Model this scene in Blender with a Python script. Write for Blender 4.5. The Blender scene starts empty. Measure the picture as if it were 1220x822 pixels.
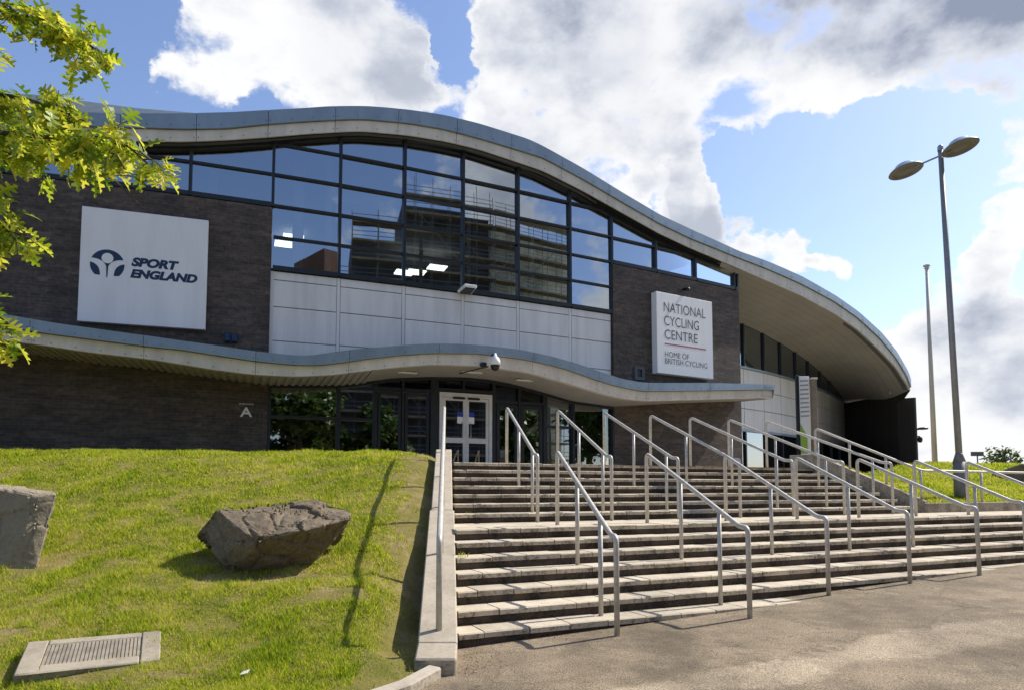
import bpy, bmesh, math, random
import numpy as np
from mathutils import Vector, noise as mnoise

random.seed(7)
np.random.seed(7)
SC = bpy.context.scene
COL = SC.collection
R = math.radians

# ------------------------------------------------------------------ camera
cam_d = bpy.data.cameras.new('camera')
cam = bpy.data.objects.new('camera', cam_d)
COL.objects.link(cam)
cam.location = (0, 0, 1.5)
cam.rotation_euler = (R(93.9), 0, 0)
cam_d.sensor_width = 36.0
cam_d.lens = 36.0 * 813 / 1220
cam_d.shift_y = 0.0939
cam_d.clip_end = 6000
SC.camera = cam

# ------------------------------------------------------------------ view
SC.view_settings.view_transform = 'Standard'
SC.view_settings.look = 'None'
SC.view_settings.exposure = 0.68
SC.view_settings.gamma = 1.0

# ------------------------------------------------------------------ sun and sky
SUN_AZ, SUN_EL = 63.0, 46.0
to_sun = Vector((math.sin(R(SUN_AZ)) * math.cos(R(SUN_EL)), math.cos(R(SUN_AZ)) * math.cos(R(SUN_EL)), math.sin(R(SUN_EL))))
sun_d = bpy.data.lights.new('sun', 'SUN')
sun_d.energy = 3.9
sun_d.angle = R(0.55)
sun_d.color = (1.0, 0.93, 0.81)
sun = bpy.data.objects.new('sun', sun_d)
COL.objects.link(sun)
sun.location = (40, 20, 60)
sun.rotation_euler = to_sun.to_track_quat('Z', 'Y').to_euler()

W = bpy.data.worlds.new('World')
SC.world = W
W.use_nodes = True
nt = W.node_tree
nt.nodes.clear()


def N(tree, typ, **kw):
    n = tree.nodes.new(typ)
    for k, v in kw.items():
        setattr(n, k, v)
    return n


def mathn(tree, op, a, b=None, clamp=False):
    n = tree.nodes.new('ShaderNodeMath')
    n.operation = op
    n.use_clamp = clamp
    for i, q in enumerate((a, b)):
        if q is None:
            continue
        if isinstance(q, (int, float)):
            n.inputs[i].default_value = q
        else:
            tree.links.new(q, n.inputs[i])
    return n.outputs[0]


def sstep(tree, v, lo, hi, a=0.0, b=1.0):
    n = tree.nodes.new('ShaderNodeMapRange')
    n.interpolation_type = 'SMOOTHSTEP'
    tree.links.new(v, n.inputs[0])
    n.inputs[1].default_value = lo
    n.inputs[2].default_value = hi
    n.inputs[3].default_value = a
    n.inputs[4].default_value = b
    return n.outputs[0]


sky = N(nt, 'ShaderNodeTexSky', sky_type='NISHITA', sun_disc=False)
sky.sun_elevation = R(SUN_EL)
sky.sun_rotation = R(SUN_AZ)
sky.air_density = 1.0
sky.dust_density = 0.8
sky.ozone_density = 2.0
tc = N(nt, 'ShaderNodeTexCoord')
dirv = tc.outputs['Generated']


def vmath(tree, op, a, b=None, scale=None):
    n = tree.nodes.new('ShaderNodeVectorMath')
    n.operation = op
    for i, q in enumerate((a, b)):
        if q is None:
            continue
        if isinstance(q, (tuple, list)):
            n.inputs[i].default_value = q
        else:
            tree.links.new(q, n.inputs[i])
    if scale is not None:
        n.inputs['Scale'].default_value = scale
    return n


def noise_n(tree, vec, scale, detail=6, rough=0.55, dist=0.0):
    n = tree.nodes.new('ShaderNodeTexNoise')
    n.inputs['Scale'].default_value = scale
    n.inputs['Detail'].default_value = detail
    n.inputs['Roughness'].default_value = rough
    n.inputs['Distortion'].default_value = dist
    if vec is not None:
        tree.links.new(vec, n.inputs['Vector'])
    return n


# clouds: cumulus fields as noise on the sky direction, heaped up round a number of directions
warp = noise_n(nt, dirv, 6.0, 9, 0.62)
wv = vmath(nt, 'SUBTRACT', warp.outputs['Color'], (0.5, 0.5, 0.5))
wv = vmath(nt, 'SCALE', wv.outputs[0], scale=0.16)
wd = vmath(nt, 'NORMALIZE', vmath(nt, 'ADD', dirv, wv.outputs[0]).outputs[0]).outputs[0]
sq = vmath(nt, 'MULTIPLY', dirv, (1.0, 1.0, 1.5)).outputs[0]
big = noise_n(nt, sq, 4.2, 9, 0.60, 0.2)
#  (azimuth, elevation, radius) in degrees, weight
HEAPS = [(-25.4, 30.6, 5.0, 0.9), (-19.8, 33.1, 7.6, 1), (-13.7, 32.4, 6.9, 1), (-8.7, 32.3, 4.0, 0.9), (-21.9, 37.6, 7.7, 0.8), (-11.7, 39.1, 6.6, 0.7), (-0.7, 28.7, 5.4, 1), (5.1, 32.5, 8.1, 1), (2.2, 35.8, 4.2, 0.7), (10.9, 33.2, 7.8, 1), (17.2, 34.0, 7.4, 1), (22.9, 31.6, 6.0, 1), (26.5, 29.3, 3.9, 1), (20.3, 28.8, 3.8, 0.9), (15.0, 28.4, 4.0, 0.9), (7.9, 26.1, 5.1, 1), (12.8, 24.3, 3.5, 0.9), (15.9, 22.5, 3.2, 1), (18.8, 20.2, 3.2, 1), (21.9, 18.1, 3.2, 1), (24.9, 16.1, 1.6, 0.8), (32.2, 29.9, 6.0, 1), (37.2, 28.9, 5.0, 1), (37.6, 22.4, 2.4, 0.9), (37.2, 17.8, 2.7, 1), (35.6, 15.4, 2.5, 0.9), (34.0, 12.3, 4.2, 0.9), (31.0, 13.9, 2.6, 0.9), (36.2, 7.5, 5.7, 1), (32.3, 6.6, 5.4, 0.9), (29.2, 9.9, 3.2, 0.9), (33.6, 3.0, 5.9, 0.9), (32.1, 17.5, 0.7, 1), (6.7, 40.4, 9.8, 0.8), (26.9, 37.8, 10.5, 1), (41.2, 19.9, 4.4, 0.9), (41.4, 8.5, 6.8, 0.8), (-60, 30, 22, .6), (75, 35, 22, .6), (128, 26, 13, .45), (215, 24, 16, .5), (-110, 22, 20, .6), (160, 27, 4, .8), (115, 17, 5, .55), (0, 62, 20, .5), (100, 68, 22, .4)]
GAPS = [(32.8, 19.3, 4.0, 1.1), (28.6, 14.2, 3.2, 0.8), (35.1, 22.0, 2.8, 0.8), (26.5, 12.6, 2.9, 0.7), (31.2, 19.6, 4.0, 0.6), (-32.2, 29.9, 3.7, 1), (-35.7, 28.4, 4.2, 1.0), (-34.5, 24.3, 3.8, 0.9), (-4.6, 35.7, 2.2, 1), (-6.0, 33.0, 1.2, 0.6), (22.1, 23.2, 4.5, 1.2), (28.0, 21.9, 5.1, 1.3), (29.5, 17.0, 3.5, 1.2), (26.2, 19.6, 3.6, 1.1), (32.9, 23.6, 2.8, 1), (17.9, 24.9, 2.1, 1), (34.8, 19.7, 1.8, 0.8), (175, 28, 17, .9), (100, 25, 9, .8)]


def adir(az, el):
    a, e = R(az), R(el)
    return (math.sin(a) * math.cos(e), math.cos(a) * math.cos(e), math.sin(e))


def lobes(lst, vec, inner=0.25):
    acc = None
    for az, el, rad, wgt in lst:
        dp = vmath(nt, 'DOT_PRODUCT', vec, adir(az, el)).outputs['Value']
        v = sstep(nt, dp, math.cos(R(rad)), 1.0 - inner * (1 - math.cos(R(rad))), 0.0, wgt)
        acc = v if acc is None else mathn(nt, 'ADD', acc, v)
    return acc


acc = mathn(nt, 'SUBTRACT', mathn(nt, 'MINIMUM', lobes(HEAPS, wd), 1.15), lobes(GAPS, wd))
det = noise_n(nt, sq, 9.5, 10, 0.58, 0.0)
dens = mathn(nt, 'ADD', mathn(nt, 'MULTIPLY', big.outputs['Fac'], 1.0), mathn(nt, 'MULTIPLY', acc, 0.36))
dens = mathn(nt, 'ADD', dens, mathn(nt, 'MULTIPLY', mathn(nt, 'SUBTRACT', det.outputs['Fac'], 0.5), 0.85))
mask = sstep(nt, dens, 0.65, 0.82)
# backlit: thin edges white, thick bellies grey
DARK = [(3.7, 34.7, 5.0, 0.5), (8.1, 35.0, 5.6, 0.6), (30.1, 31.9, 5.4, 1), (34.8, 30.6, 6.3, 1), (38.1, 29.1, 4.9, 0.9), (19.2, 35.0, 5.2, 0.5), (25.5, 34.0, 5.0, 0.8), (33.9, 10.6, 3.0, 0.35), (35.5, 13.2, 2.2, 0.25), (35.7, 6.4, 3.0, 0.15), (-13.7, 34.5, 5.6, 0.25), (2.2, 26.9, 4.7, 0.25), (10.8, 30.0, 5.2, 0.2), (75, 40, 12, .4), (-80, 30, 15, .5)]
dk = mathn(nt, 'MINIMUM', lobes(DARK, wd, 0.0), 1.0)
fine = noise_n(nt, sq, 5.0, 6, 0.52, 0.0)
thick = mathn(nt, 'ADD', dens, mathn(nt, 'MULTIPLY', mathn(nt, 'SUBTRACT', fine.outputs['Fac'], 0.5), 1.5))
shade = sstep(nt, thick, 0.80, 1.36, 0.0, 0.66)
shade = mathn(nt, 'ADD', shade, mathn(nt, 'MULTIPLY', dk, sstep(nt, mathn(nt, 'ADD', mathn(nt, 'MULTIPLY', det.outputs['Fac'], .5), mathn(nt, 'MULTIPLY', fine.outputs['Fac'], .5)), 0.35, 0.62, 0.22, 0.62)))
shade = mathn(nt, 'MINIMUM', mathn(nt, 'MAXIMUM', shade, 0.0), 1.0)
cr = N(nt, 'ShaderNodeValToRGB')
cr.color_ramp.elements[0].position = 0.0
cr.color_ramp.elements[0].color = (4.15, 4.17, 4.22, 1)
cr.color_ramp.elements[1].position = 1.0
cr.color_ramp.elements[1].color = (1.25, 1.45, 1.95, 1)
el_ = cr.color_ramp.elements.new(0.40)
el_.color = (2.85, 3.0, 3.34, 1)
nt.links.new(shade, cr.inputs[0])
skyc = N(nt, 'ShaderNodeMix', data_type='RGBA', blend_type='MULTIPLY')
skyc.inputs[0].default_value = 1.0
nt.links.new(sky.outputs[0], skyc.inputs[6])
skyc.inputs[7].default_value = (0.80, 0.78, 0.84, 1)
mixc = N(nt, 'ShaderNodeMix', data_type='RGBA')
nt.links.new(mask, mixc.inputs[0])
nt.links.new(skyc.outputs[2], mixc.inputs[6])
nt.links.new(cr.outputs[0], mixc.inputs[7])
bg = N(nt, 'ShaderNodeBackground')
bg.inputs[1].default_value = 0.15
nt.links.new(mixc.outputs[2], bg.inputs[0])
wo = N(nt, 'ShaderNodeOutputWorld')
nt.links.new(bg.outputs[0], wo.inputs[0])


# ------------------------------------------------------------------ helpers
class MB:
    """collects faces; build() links them as one mesh object"""

    def __init__(self):
        self.v, self.f, self.uv, self.mi = [], [], [], []

    def vert(self, p):
        self.v.append(tuple(float(c) for c in p))
        return len(self.v) - 1

    def face(self, pts, uv=None):
        i = [self.vert(p) for p in pts]
        self.f.append(i)
        self.uv.append(uv)

    def box(self, c, s, ax=None):
        c = Vector(c)
        X, Y, Z = ax if ax else (Vector((1, 0, 0)), Vector((0, 1, 0)), Vector((0, 0, 1)))
        hx, hy, hz = X * (s[0] / 2), Y * (s[1] / 2), Z * (s[2] / 2)
        P = [c + a * hx + b * hy + d * hz for d in (-1, 1) for b in (-1, 1) for a in (-1, 1)]
        for q in ((0, 2, 3, 1), (4, 5, 7, 6), (0, 1, 5, 4), (2, 6, 7, 3), (0, 4, 6, 2), (1, 3, 7, 5)):
            self.face([P[k] for k in q])
        return self

    def prism(self, poly, d):
        """solid from a polygon pushed along the vector d"""
        d = Vector(d)
        a = [Vector(p) for p in poly]
        b = [p + d for p in a]
        self.face(list(reversed(a)))
        self.face(b)
        n = len(a)
        for i in range(n):
            j = (i + 1) % n
            self.face([a[i], a[j], b[j], b[i]])
        return self

    def tube(self, pts, r, n=10, caps=True):
        pts = [Vector(p) for p in pts]
        rs = r if isinstance(r, (list, tuple)) else [r] * len(pts)
        rings = []
        ref = None
        for i, p in enumerate(pts):
            if i == 0:
                t = pts[1] - p
            elif i == len(pts) - 1:
                t = p - pts[-2]
            else:
                t = (pts[i + 1] - p).normalized() + (p - pts[i - 1]).normalized()
            t = t.normalized()
            if ref is None:
                ref = Vector((0, 0, 1)) if abs(t.z) < 0.9 else Vector((1, 0, 0))
                ref = (ref - t * ref.dot(t)).normalized()
            else:
                ref = (ref - t * ref.dot(t)).normalized()
            b = t.cross(ref)
            rings.append([self.vert(p + (ref * math.cos(2 * math.pi * k / n) + b * math.sin(2 * math.pi * k / n)) * rs[i]) for k in range(n)])
        for a, b in zip(rings, rings[1:]):
            for k in range(n):
                self.f.append([a[k], a[(k + 1) % n], b[(k + 1) % n], b[k]])
                self.uv.append(None)
        if caps:
            self.f.append(list(reversed(rings[0])))
            self.f.append(rings[-1])
            self.uv += [None, None]
        return self

    def lathe(self, c, prof, n=24):
        c = Vector(c)
        rings = [[self.vert(c + Vector((r * math.cos(2 * math.pi * k / n), r * math.sin(2 * math.pi * k / n), z))) for k in range(n)] for r, z in prof]
        for a, b in zip(rings, rings[1:]):
            for k in range(n):
                self.f.append([a[k], a[(k + 1) % n], b[(k + 1) % n], b[k]])
                self.uv.append(None)
        return self

    def mesh(self, name, smooth=False, bevel=0):
        me = bpy.data.meshes.new(name)
        me.from_pydata(self.v, [], self.f)
        if any(u is not None for u in self.uv):
            lay = me.uv_layers.new(name='UVMap')
            k = 0
            for fi, f in enumerate(self.f):
                u = self.uv[fi]
                for j in range(len(f)):
                    p = self.v[f[j]]
                    lay.data[k].uv = u[j] if u else (p[0] + p[1], p[2])
                    k += 1
        if smooth:
            me.polygons.foreach_set('use_smooth', [True] * len(me.polygons))
        me.update()
        return me

    def build(self, name, mat, parent=None, smooth=False):
        me = self.mesh(name, smooth)
        me.materials.append(mat)
        return link(name, me, parent)


def link(name, me, parent=None):
    o = bpy.data.objects.new(name, me)
    COL.objects.link(o)
    if parent is not None:
        put(o, parent)
    return o


def root_of(o):
    p = Vector((0, 0, 0))
    while o is not None:
        p += o.location
        o = o.parent
    return p


def put(o, parent):
    o.parent = parent
    if o.type == 'MESH' and o.location.length == 0 and parent.type == 'EMPTY':
        o.location = -root_of(parent)


def tag(o, label=None, cat=None, group=None, kind=None):
    if label:
        o['label'] = label
    if cat:
        o['category'] = cat
    if group:
        o['group'] = group
    if kind:
        o['kind'] = kind
    return o


def thing(name, loc, label, cat, group=None):
    o = bpy.data.objects.new(name, None)
    COL.objects.link(o)
    o.location = loc
    o.empty_display_size = 0.2
    return tag(o, label, cat, group)


def weld(o, bevel=0.0, smooth_angle=None):
    me = o.data
    bm = bmesh.new()
    bm.from_mesh(me)
    bmesh.ops.remove_doubles(bm, verts=bm.verts, dist=1e-4)
    bmesh.ops.recalc_face_normals(bm, faces=bm.faces)
    if bevel:
        eds = [e for e in bm.edges if len(e.link_faces) == 2 and e.calc_face_angle(0) > 0.5]
        bmesh.ops.bevel(bm, geom=eds, offset=bevel, segments=1, affect='EDGES', profile=0.5)
    bm.to_mesh(me)
    bm.free()
    return o


def curve(pts, left=None, right=None, smooth=0.25):
    """smooth interpolation through (x, value) pairs"""
    P = sorted(pts)
    if left:
        P = left + P
    if right:
        P = P + right
    x = np.array([p[0] for p in P])
    y = np.array([p[1] for p in P])
    xs = np.arange(x[0], x[-1] + 1e-6, 0.05)
    ys = np.interp(xs, x, y)
    k = max(1, int(smooth / 0.05))
    ker = np.hanning(2 * k + 3)[1:-1]
    ker /= ker.sum()
    yp = np.concatenate([2 * ys[0] - ys[k:0:-1], ys, 2 * ys[-1] - ys[-2:-k - 2:-1]])
    ys = np.convolve(yp, ker, 'valid')
    return lambda q: float(np.interp(q, xs, ys))


# ------------------------------------------------------------------ materials
def new_mat(name):
    m = bpy.data.materials.new(name)
    m.use_nodes = True
    t = m.node_tree
    return m, t, t.nodes['Principled BSDF'], t.nodes['Material Output']


def simple(name, col, rough=0.6, metal=0.0, var=0.12, scale=6.0, bump=0.0, bscale=60.0, spec=0.4, streak=0.0):
    m, t, b, o = new_mat(name)
    co = N(t, 'ShaderNodeTexCoord').outputs['Object']
    if streak:
        mp = N(t, 'ShaderNodeMapping')
        mp.inputs['Scale'].default_value = (1, 1, streak)
        t.links.new(co, mp.inputs[0])
        co2 = mp.outputs[0]
    else:
        co2 = co
    nz = noise_n(t, co2, scale, 6, 0.65)
    mx = N(t, 'ShaderNodeMix', data_type='RGBA')
    t.links.new(sstep(t, nz.outputs['Fac'], 0.3, 0.7), mx.inputs[0])
    mx.inputs[6].default_value = tuple(c * (1 - var) for c in col) + (1,)
    mx.inputs[7].default_value = tuple(min(1, c * (1 + var)) for c in col) + (1,)
    t.links.new(mx.outputs[2], b.inputs['Base Color'])
    rr = N(t, 'ShaderNodeMapRange')
    t.links.new(nz.outputs['Fac'], rr.inputs[0])
    rr.inputs[3].default_value = max(0.02, rough - 0.1)
    rr.inputs[4].default_value = min(1, rough + 0.1)
    t.links.new(rr.outputs[0], b.inputs['Roughness'])
    b.inputs['Metallic'].default_value = metal
    b.inputs['Specular IOR Level'].default_value = spec
    if bump:
        nb = noise_n(t, co, bscale, 5, 0.6)
        bp = N(t, 'ShaderNodeBump')
        bp.inputs['Strength'].default_value = bump
        bp.inputs['Distance'].default_value = 0.02
        t.links.new(nb.outputs['Fac'], bp.inputs['Height'])
        t.links.new(bp.outputs[0], b.inputs['Normal'])
    return m


def brick_mat():
    m, t, b, o = new_mat('dark_brick')
    uv = N(t, 'ShaderNodeUVMap').outputs[0]
    br = N(t, 'ShaderNodeTexBrick')
    br.inputs['Scale'].default_value = 1.0
    br.inputs['Brick Width'].default_value = 0.225
    br.inputs['Row Height'].default_value = 0.075
    br.inputs['Mortar Size'].default_value = 0.006
    br.inputs['Mortar Smooth'].default_value = 0.2
    br.inputs['Bias'].default_value = 0.0
    br.inputs['Color1'].default_value = (0.088, 0.064, 0.047, 1)
    br.inputs['Color2'].default_value = (0.048, 0.037, 0.029, 1)
    br.inputs['Mortar'].default_value = (0.085, 0.068, 0.054, 1)
    t.links.new(uv, br.inputs['Vector'])
    nz = noise_n(t, uv, 1.3, 6, 0.65)
    nz2 = noise_n(t, uv, 9, 4, 0.6)
    mx = N(t, 'ShaderNodeMix', data_type='RGBA', blend_type='MULTIPLY')
    mx.inputs[0].default_value = 1.0
    t.links.new(br.outputs['Color'], mx.inputs[6])
    mpb = N(t, 'ShaderNodeMapping')
    mpb.inputs['Scale'].default_value = (0.35, 3.2, 1)
    t.links.new(uv, mpb.inputs[0])
    nb_ = noise_n(t, mpb.outputs[0], 2.0, 6, 0.7)
    v = mathn(t, 'MULTIPLY', mathn(t, 'MULTIPLY', sstep(t, nb_.outputs['Fac'], 0.3, 0.7, 0.68, 1.35), sstep(t, nz.outputs['Fac'], 0.25, 0.75, 0.70, 1.32)), sstep(t, nz2.outputs['Fac'], 0.25, 0.75, 0.7, 1.3))
    t.links.new(v, mx.inputs[7])
    t.links.new(mx.outputs[2], b.inputs['Base Color'])
    b.inputs['Roughness'].default_value = 0.75
    bp = N(t, 'ShaderNodeBump')
    bp.inputs['Strength'].default_value = 0.6
    bp.inputs['Distance'].default_value = 0.01
    t.links.new(mathn(t, 'SUBTRACT', 1.0, br.outputs['Fac']), bp.inputs['Height'])
    t.links.new(bp.outputs[0], b.inputs['Normal'])
    return m


def clad_mat():
    m, t, b, o = new_mat('white_cladding')
    co = N(t, 'ShaderNodeTexCoord').outputs['Object']
    sp = N(t, 'ShaderNodeSeparateXYZ')
    t.links.new(co, sp.inputs[0])
    z = mathn(t, 'FRACT', mathn(t, 'MULTIPLY', sp.outputs[2], 14.0))
    h = sstep(t, z, 0.0, 0.16)
    mp = N(t, 'ShaderNodeMapping')
    mp.inputs['Scale'].default_value = (1, 1, 0.12)
    t.links.new(co, mp.inputs[0])
    nz = noise_n(t, mp.outputs[0], 3.0, 6, 0.65)
    mx = N(t, 'ShaderNodeMix', data_type='RGBA')
    t.links.new(sstep(t, nz.outputs['Fac'], 0.35, 0.75), mx.inputs[0])
    mx.inputs[6].default_value = (0.76, 0.735, 0.695, 1)
    mx.inputs[7].default_value = (0.63, 0.61, 0.575, 1)
    t.links.new(mx.outputs[2], b.inputs['Base Color'])
    b.inputs['Roughness'].default_value = 0.42
    bp = N(t, 'ShaderNodeBump')
    bp.inputs['Strength'].default_value = 0.35
    bp.inputs['Distance'].default_value = 0.006
    t.links.new(h, bp.inputs['Height'])
    t.links.new(bp.outputs[0], b.inputs['Normal'])
    return m


def glass_mat(name, refl=0.42, tint=(0.30, 0.36, 0.38), gcol=(0.72, 0.80, 0.88), fres=0.6):
    m = bpy.data.materials.new(name)
    m.use_nodes = True
    t = m.node_tree
    t.nodes.clear()
    out = N(t, 'ShaderNodeOutputMaterial')
    tr = N(t, 'ShaderNodeBsdfTransparent')
    tr.inputs[0].default_value = tint + (1,)
    gl = N(t, 'ShaderNodeBsdfGlossy')
    gl.inputs[0].default_value = gcol + (1,)
    gl.inputs['Roughness'].default_value = 0.012
    co = N(t, 'ShaderNodeTexCoord').outputs['Object']
    nz = noise_n(t, co, 0.55, 2, 0.4)
    bp = N(t, 'ShaderNodeBump')
    bp.inputs['Strength'].default_value = 0.03
    bp.inputs['Distance'].default_value = 0.05
    t.links.new(nz.outputs['Fac'], bp.inputs['Height'])
    t.links.new(bp.outputs[0], gl.inputs['Normal'])
    lw = N(t, 'ShaderNodeLayerWeight')
    lw.inputs[0].default_value = 0.25
    f = mathn(t, 'ADD', refl, mathn(t, 'MULTIPLY', lw.outputs['Fresnel'], fres), clamp=True)
    mx = N(t, 'ShaderNodeMixShader')
    t.links.new(f, mx.inputs[0])
    t.links.new(tr.outputs[0], mx.inputs[1])
    t.links.new(gl.outputs[0], mx.inputs[2])
    t.links.new(mx.outputs[0], out.inputs[0])
    return m


def emit_mat(name, col, s):
    m = bpy.data.materials.new(name)
    m.use_nodes = True
    t = m.node_tree
    t.nodes.clear()
    e = N(t, 'ShaderNodeEmission')
    e.inputs[0].default_value = col + (1,)
    e.inputs[1].default_value = s
    o = N(t, 'ShaderNodeOutputMaterial')
    t.links.new(e.outputs[0], o.inputs[0])
    return m


def stone_mat(name, c1, c2, stain, front=False):
    """cast stone with pores, blotches and dark algae stains"""
    m, t, b, o = new_mat(name)
    co = N(t, 'ShaderNodeTexCoord').outputs['Object']
    oi = N(t, 'ShaderNodeObjectInfo')
    n1 = noise_n(t, co, 3.0, 8, 0.7)
    n2 = noise_n(t, co, 26.0, 6, 0.7)
    n3 = noise_n(t, co, 140.0, 3, 0.6)
    mx = N(t, 'ShaderNodeMix', data_type='RGBA')
    t.links.new(sstep(t, n1.outputs['Fac'], 0.3, 0.7), mx.inputs[0])
    mx.inputs[6].default_value = c1 + (1,)
    mx.inputs[7].default_value = c2 + (1,)
    # per-slab tone
    tone = sstep(t, oi.outputs['Random'], 0.0, 1.0, 0.86, 1.1)
    m2 = N(t, 'ShaderNodeMix', data_type='RGBA', blend_type='MULTIPLY')
    m2.inputs[0].default_value = 1.0
    t.links.new(mx.outputs[2], m2.inputs[6])
    t.links.new(mathn(t, 'MULTIPLY', tone, sstep(t, n3.outputs['Fac'], 0.3, 0.7, 0.85, 1.12)), m2.inputs[7])
    # stains, denser on upright faces where water runs down
    ge = N(t, 'ShaderNodeNewGeometry')
    sp = N(t, 'ShaderNodeSeparateXYZ')
    t.links.new(ge.outputs['Normal'], sp.inputs[0])
    upr = sstep(t, sp.outputs[2], 0.2, 0.8, 1.0, 0.25)
    st = mathn(t, 'MULTIPLY', sstep(t, mathn(t, 'ADD', mathn(t, 'MULTIPLY', n1.outputs['Fac'], 0.55), mathn(t, 'MULTIPLY', n2.outputs['Fac'], 0.6)), 0.53, 0.70), mathn(t, 'MULTIPLY', upr, 0.78))
    m3 = N(t, 'ShaderNodeMix', data_type='RGBA')
    t.links.new(st, m3.inputs[0])
    t.links.new(m2.outputs[2], m3.inputs[6])
    m3.inputs[7].default_value = stain + (1,)
    t.links.new(m3.outputs[2], b.inputs['Base Color'])
    b.inputs['Roughness'].default_value = 0.9
    b.inputs['Specular IOR Level'].default_value = 0.2
    bp = N(t, 'ShaderNodeBump')
    bp.inputs['Strength'].default_value = 0.35
    bp.inputs['Distance'].default_value = 0.01
    t.links.new(mathn(t, 'ADD', n2.outputs['Fac'], mathn(t, 'MULTIPLY', n3.outputs['Fac'], 0.5)), bp.inputs['Height'])
    t.links.new(bp.outputs[0], b.inputs['Normal'])
    return m


def asphalt_mat():
    m, t, b, o = new_mat('asphalt')
    co = N(t, 'ShaderNodeTexCoord').outputs['Object']
    n1 = noise_n(t, co, 0.55, 6, 0.6)
    n2 = noise_n(t, co, 2.4, 7, 0.7)
    n3 = noise_n(t, co, 90.0, 3, 0.7)
    vo = N(t, 'ShaderNodeTexVoronoi')
    vo.inputs['Scale'].default_value = 130.0
    t.links.new(co, vo.inputs['Vector'])
    base = N(t, 'ShaderNodeMix', data_type='RGBA')
    t.links.new(sstep(t, n2.outputs['Fac'], 0.3, 0.7), base.inputs[0])
    base.inputs[6].default_value = (0.178, 0.140, 0.095, 1)
    base.inputs[7].default_value = (0.258, 0.203, 0.138, 1)
    # worn sandy patches
    mp = N(t, 'ShaderNodeMapping')
    t.links.new(co, mp.inputs[0])
    acc = None
    for (x, y, rx, ry, rot) in ((2.05, 5.45, 0.75, 0.28, 25), (3.9, 6.35, 1.5, 0.36, 25), (6.4, 7.3, 1.2, 0.4, 25), (0.9, 4.95, 0.7, 0.25, 20)):
        mp = N(t, 'ShaderNodeMapping')
        mp.vector_type = 'TEXTURE'
        mp.inputs['Location'].default_value = (x, y, 0)
        mp.inputs['Rotation'].default_value = (0, 0, R(rot))
        mp.inputs['Scale'].default_value = (rx, ry, 1e3)
        wv = vmath(t, 'ADD', co, vmath(t, 'SCALE', vmath(t, 'SUBTRACT', n2.outputs['Color'], (0.5, 0.5, 0.5)).outputs[0], scale=0.5).outputs[0])
        t.links.new(wv.outputs[0], mp.inputs[0])
        ln = vmath(t, 'LENGTH', mp.outputs[0]).outputs['Value']
        v = sstep(t, ln, 1.2, 0.75)
        acc = v if acc is None else mathn(t, 'MAXIMUM', acc, v)
    m2 = N(t, 'ShaderNodeMix', data_type='RGBA')
    t.links.new(mathn(t, 'MULTIPLY', acc, 0.72), m2.inputs[0])
    t.links.new(base.outputs[2], m2.inputs[6])
    m2.inputs[7].default_value = (0.40, 0.325, 0.23, 1)
    # darker damp blotches and a few hairline cracks
    n4 = noise_n(t, co, 1.15, 7, 0.72, 0.6)
    m25 = N(t, 'ShaderNodeMix', data_type='RGBA', blend_type='MULTIPLY')
    m25.inputs[0].default_value = 1.0
    t.links.new(m2.outputs[2], m25.inputs[6])
    vc = N(t, 'ShaderNodeTexVoronoi', feature='DISTANCE_TO_EDGE')
    vc.inputs['Scale'].default_value = 0.42
    wv2 = vmath(t, 'ADD', co, vmath(t, 'SCALE', vmath(t, 'SUBTRACT', n2.outputs['Color'], (0.5, 0.5, 0.5)).outputs[0], scale=0.55).outputs[0])
    t.links.new(wv2.outputs[0], vc.inputs['Vector'])
    crk = sstep(t, vc.outputs['Distance'], 0.0, 0.006, 0.62, 1.0)
    t.links.new(mathn(t, 'MULTIPLY', crk, sstep(t, n4.outputs['Fac'], 0.32, 0.62, 0.70, 1.08)), m25.inputs[7])
    m2 = m25
    # aggregate speckle
    m3 = N(t, 'ShaderNodeMix', data_type='RGBA', blend_type='MULTIPLY')
    m3.inputs[0].default_value = 1.0
    t.links.new(m2.outputs[2], m3.inputs[6])
    sp = mathn(t, 'MULTIPLY', sstep(t, n3.outputs['Fac'], 0.34, 0.66, 0.45, 1.55), sstep(t, n1.outputs['Fac'], 0.3, 0.7, 0.82, 1.18))
    t.links.new(sp, m3.inputs[7])
    t.links.new(m3.outputs[2], b.inputs['Base Color'])
    b.inputs['Roughness'].default_value = 0.88
    b.inputs['Specular IOR Level'].default_value = 0.25
    bp = N(t, 'ShaderNodeBump')
    bp.inputs['Strength'].default_value = 0.6
    bp.inputs['Distance'].default_value = 0.008
    t.links.new(mathn(t, 'ADD', n3.outputs['Fac'], vo.outputs['Distance']), bp.inputs['Height'])
    t.links.new(bp.outputs[0], b.inputs['Normal'])
    return m


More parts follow.
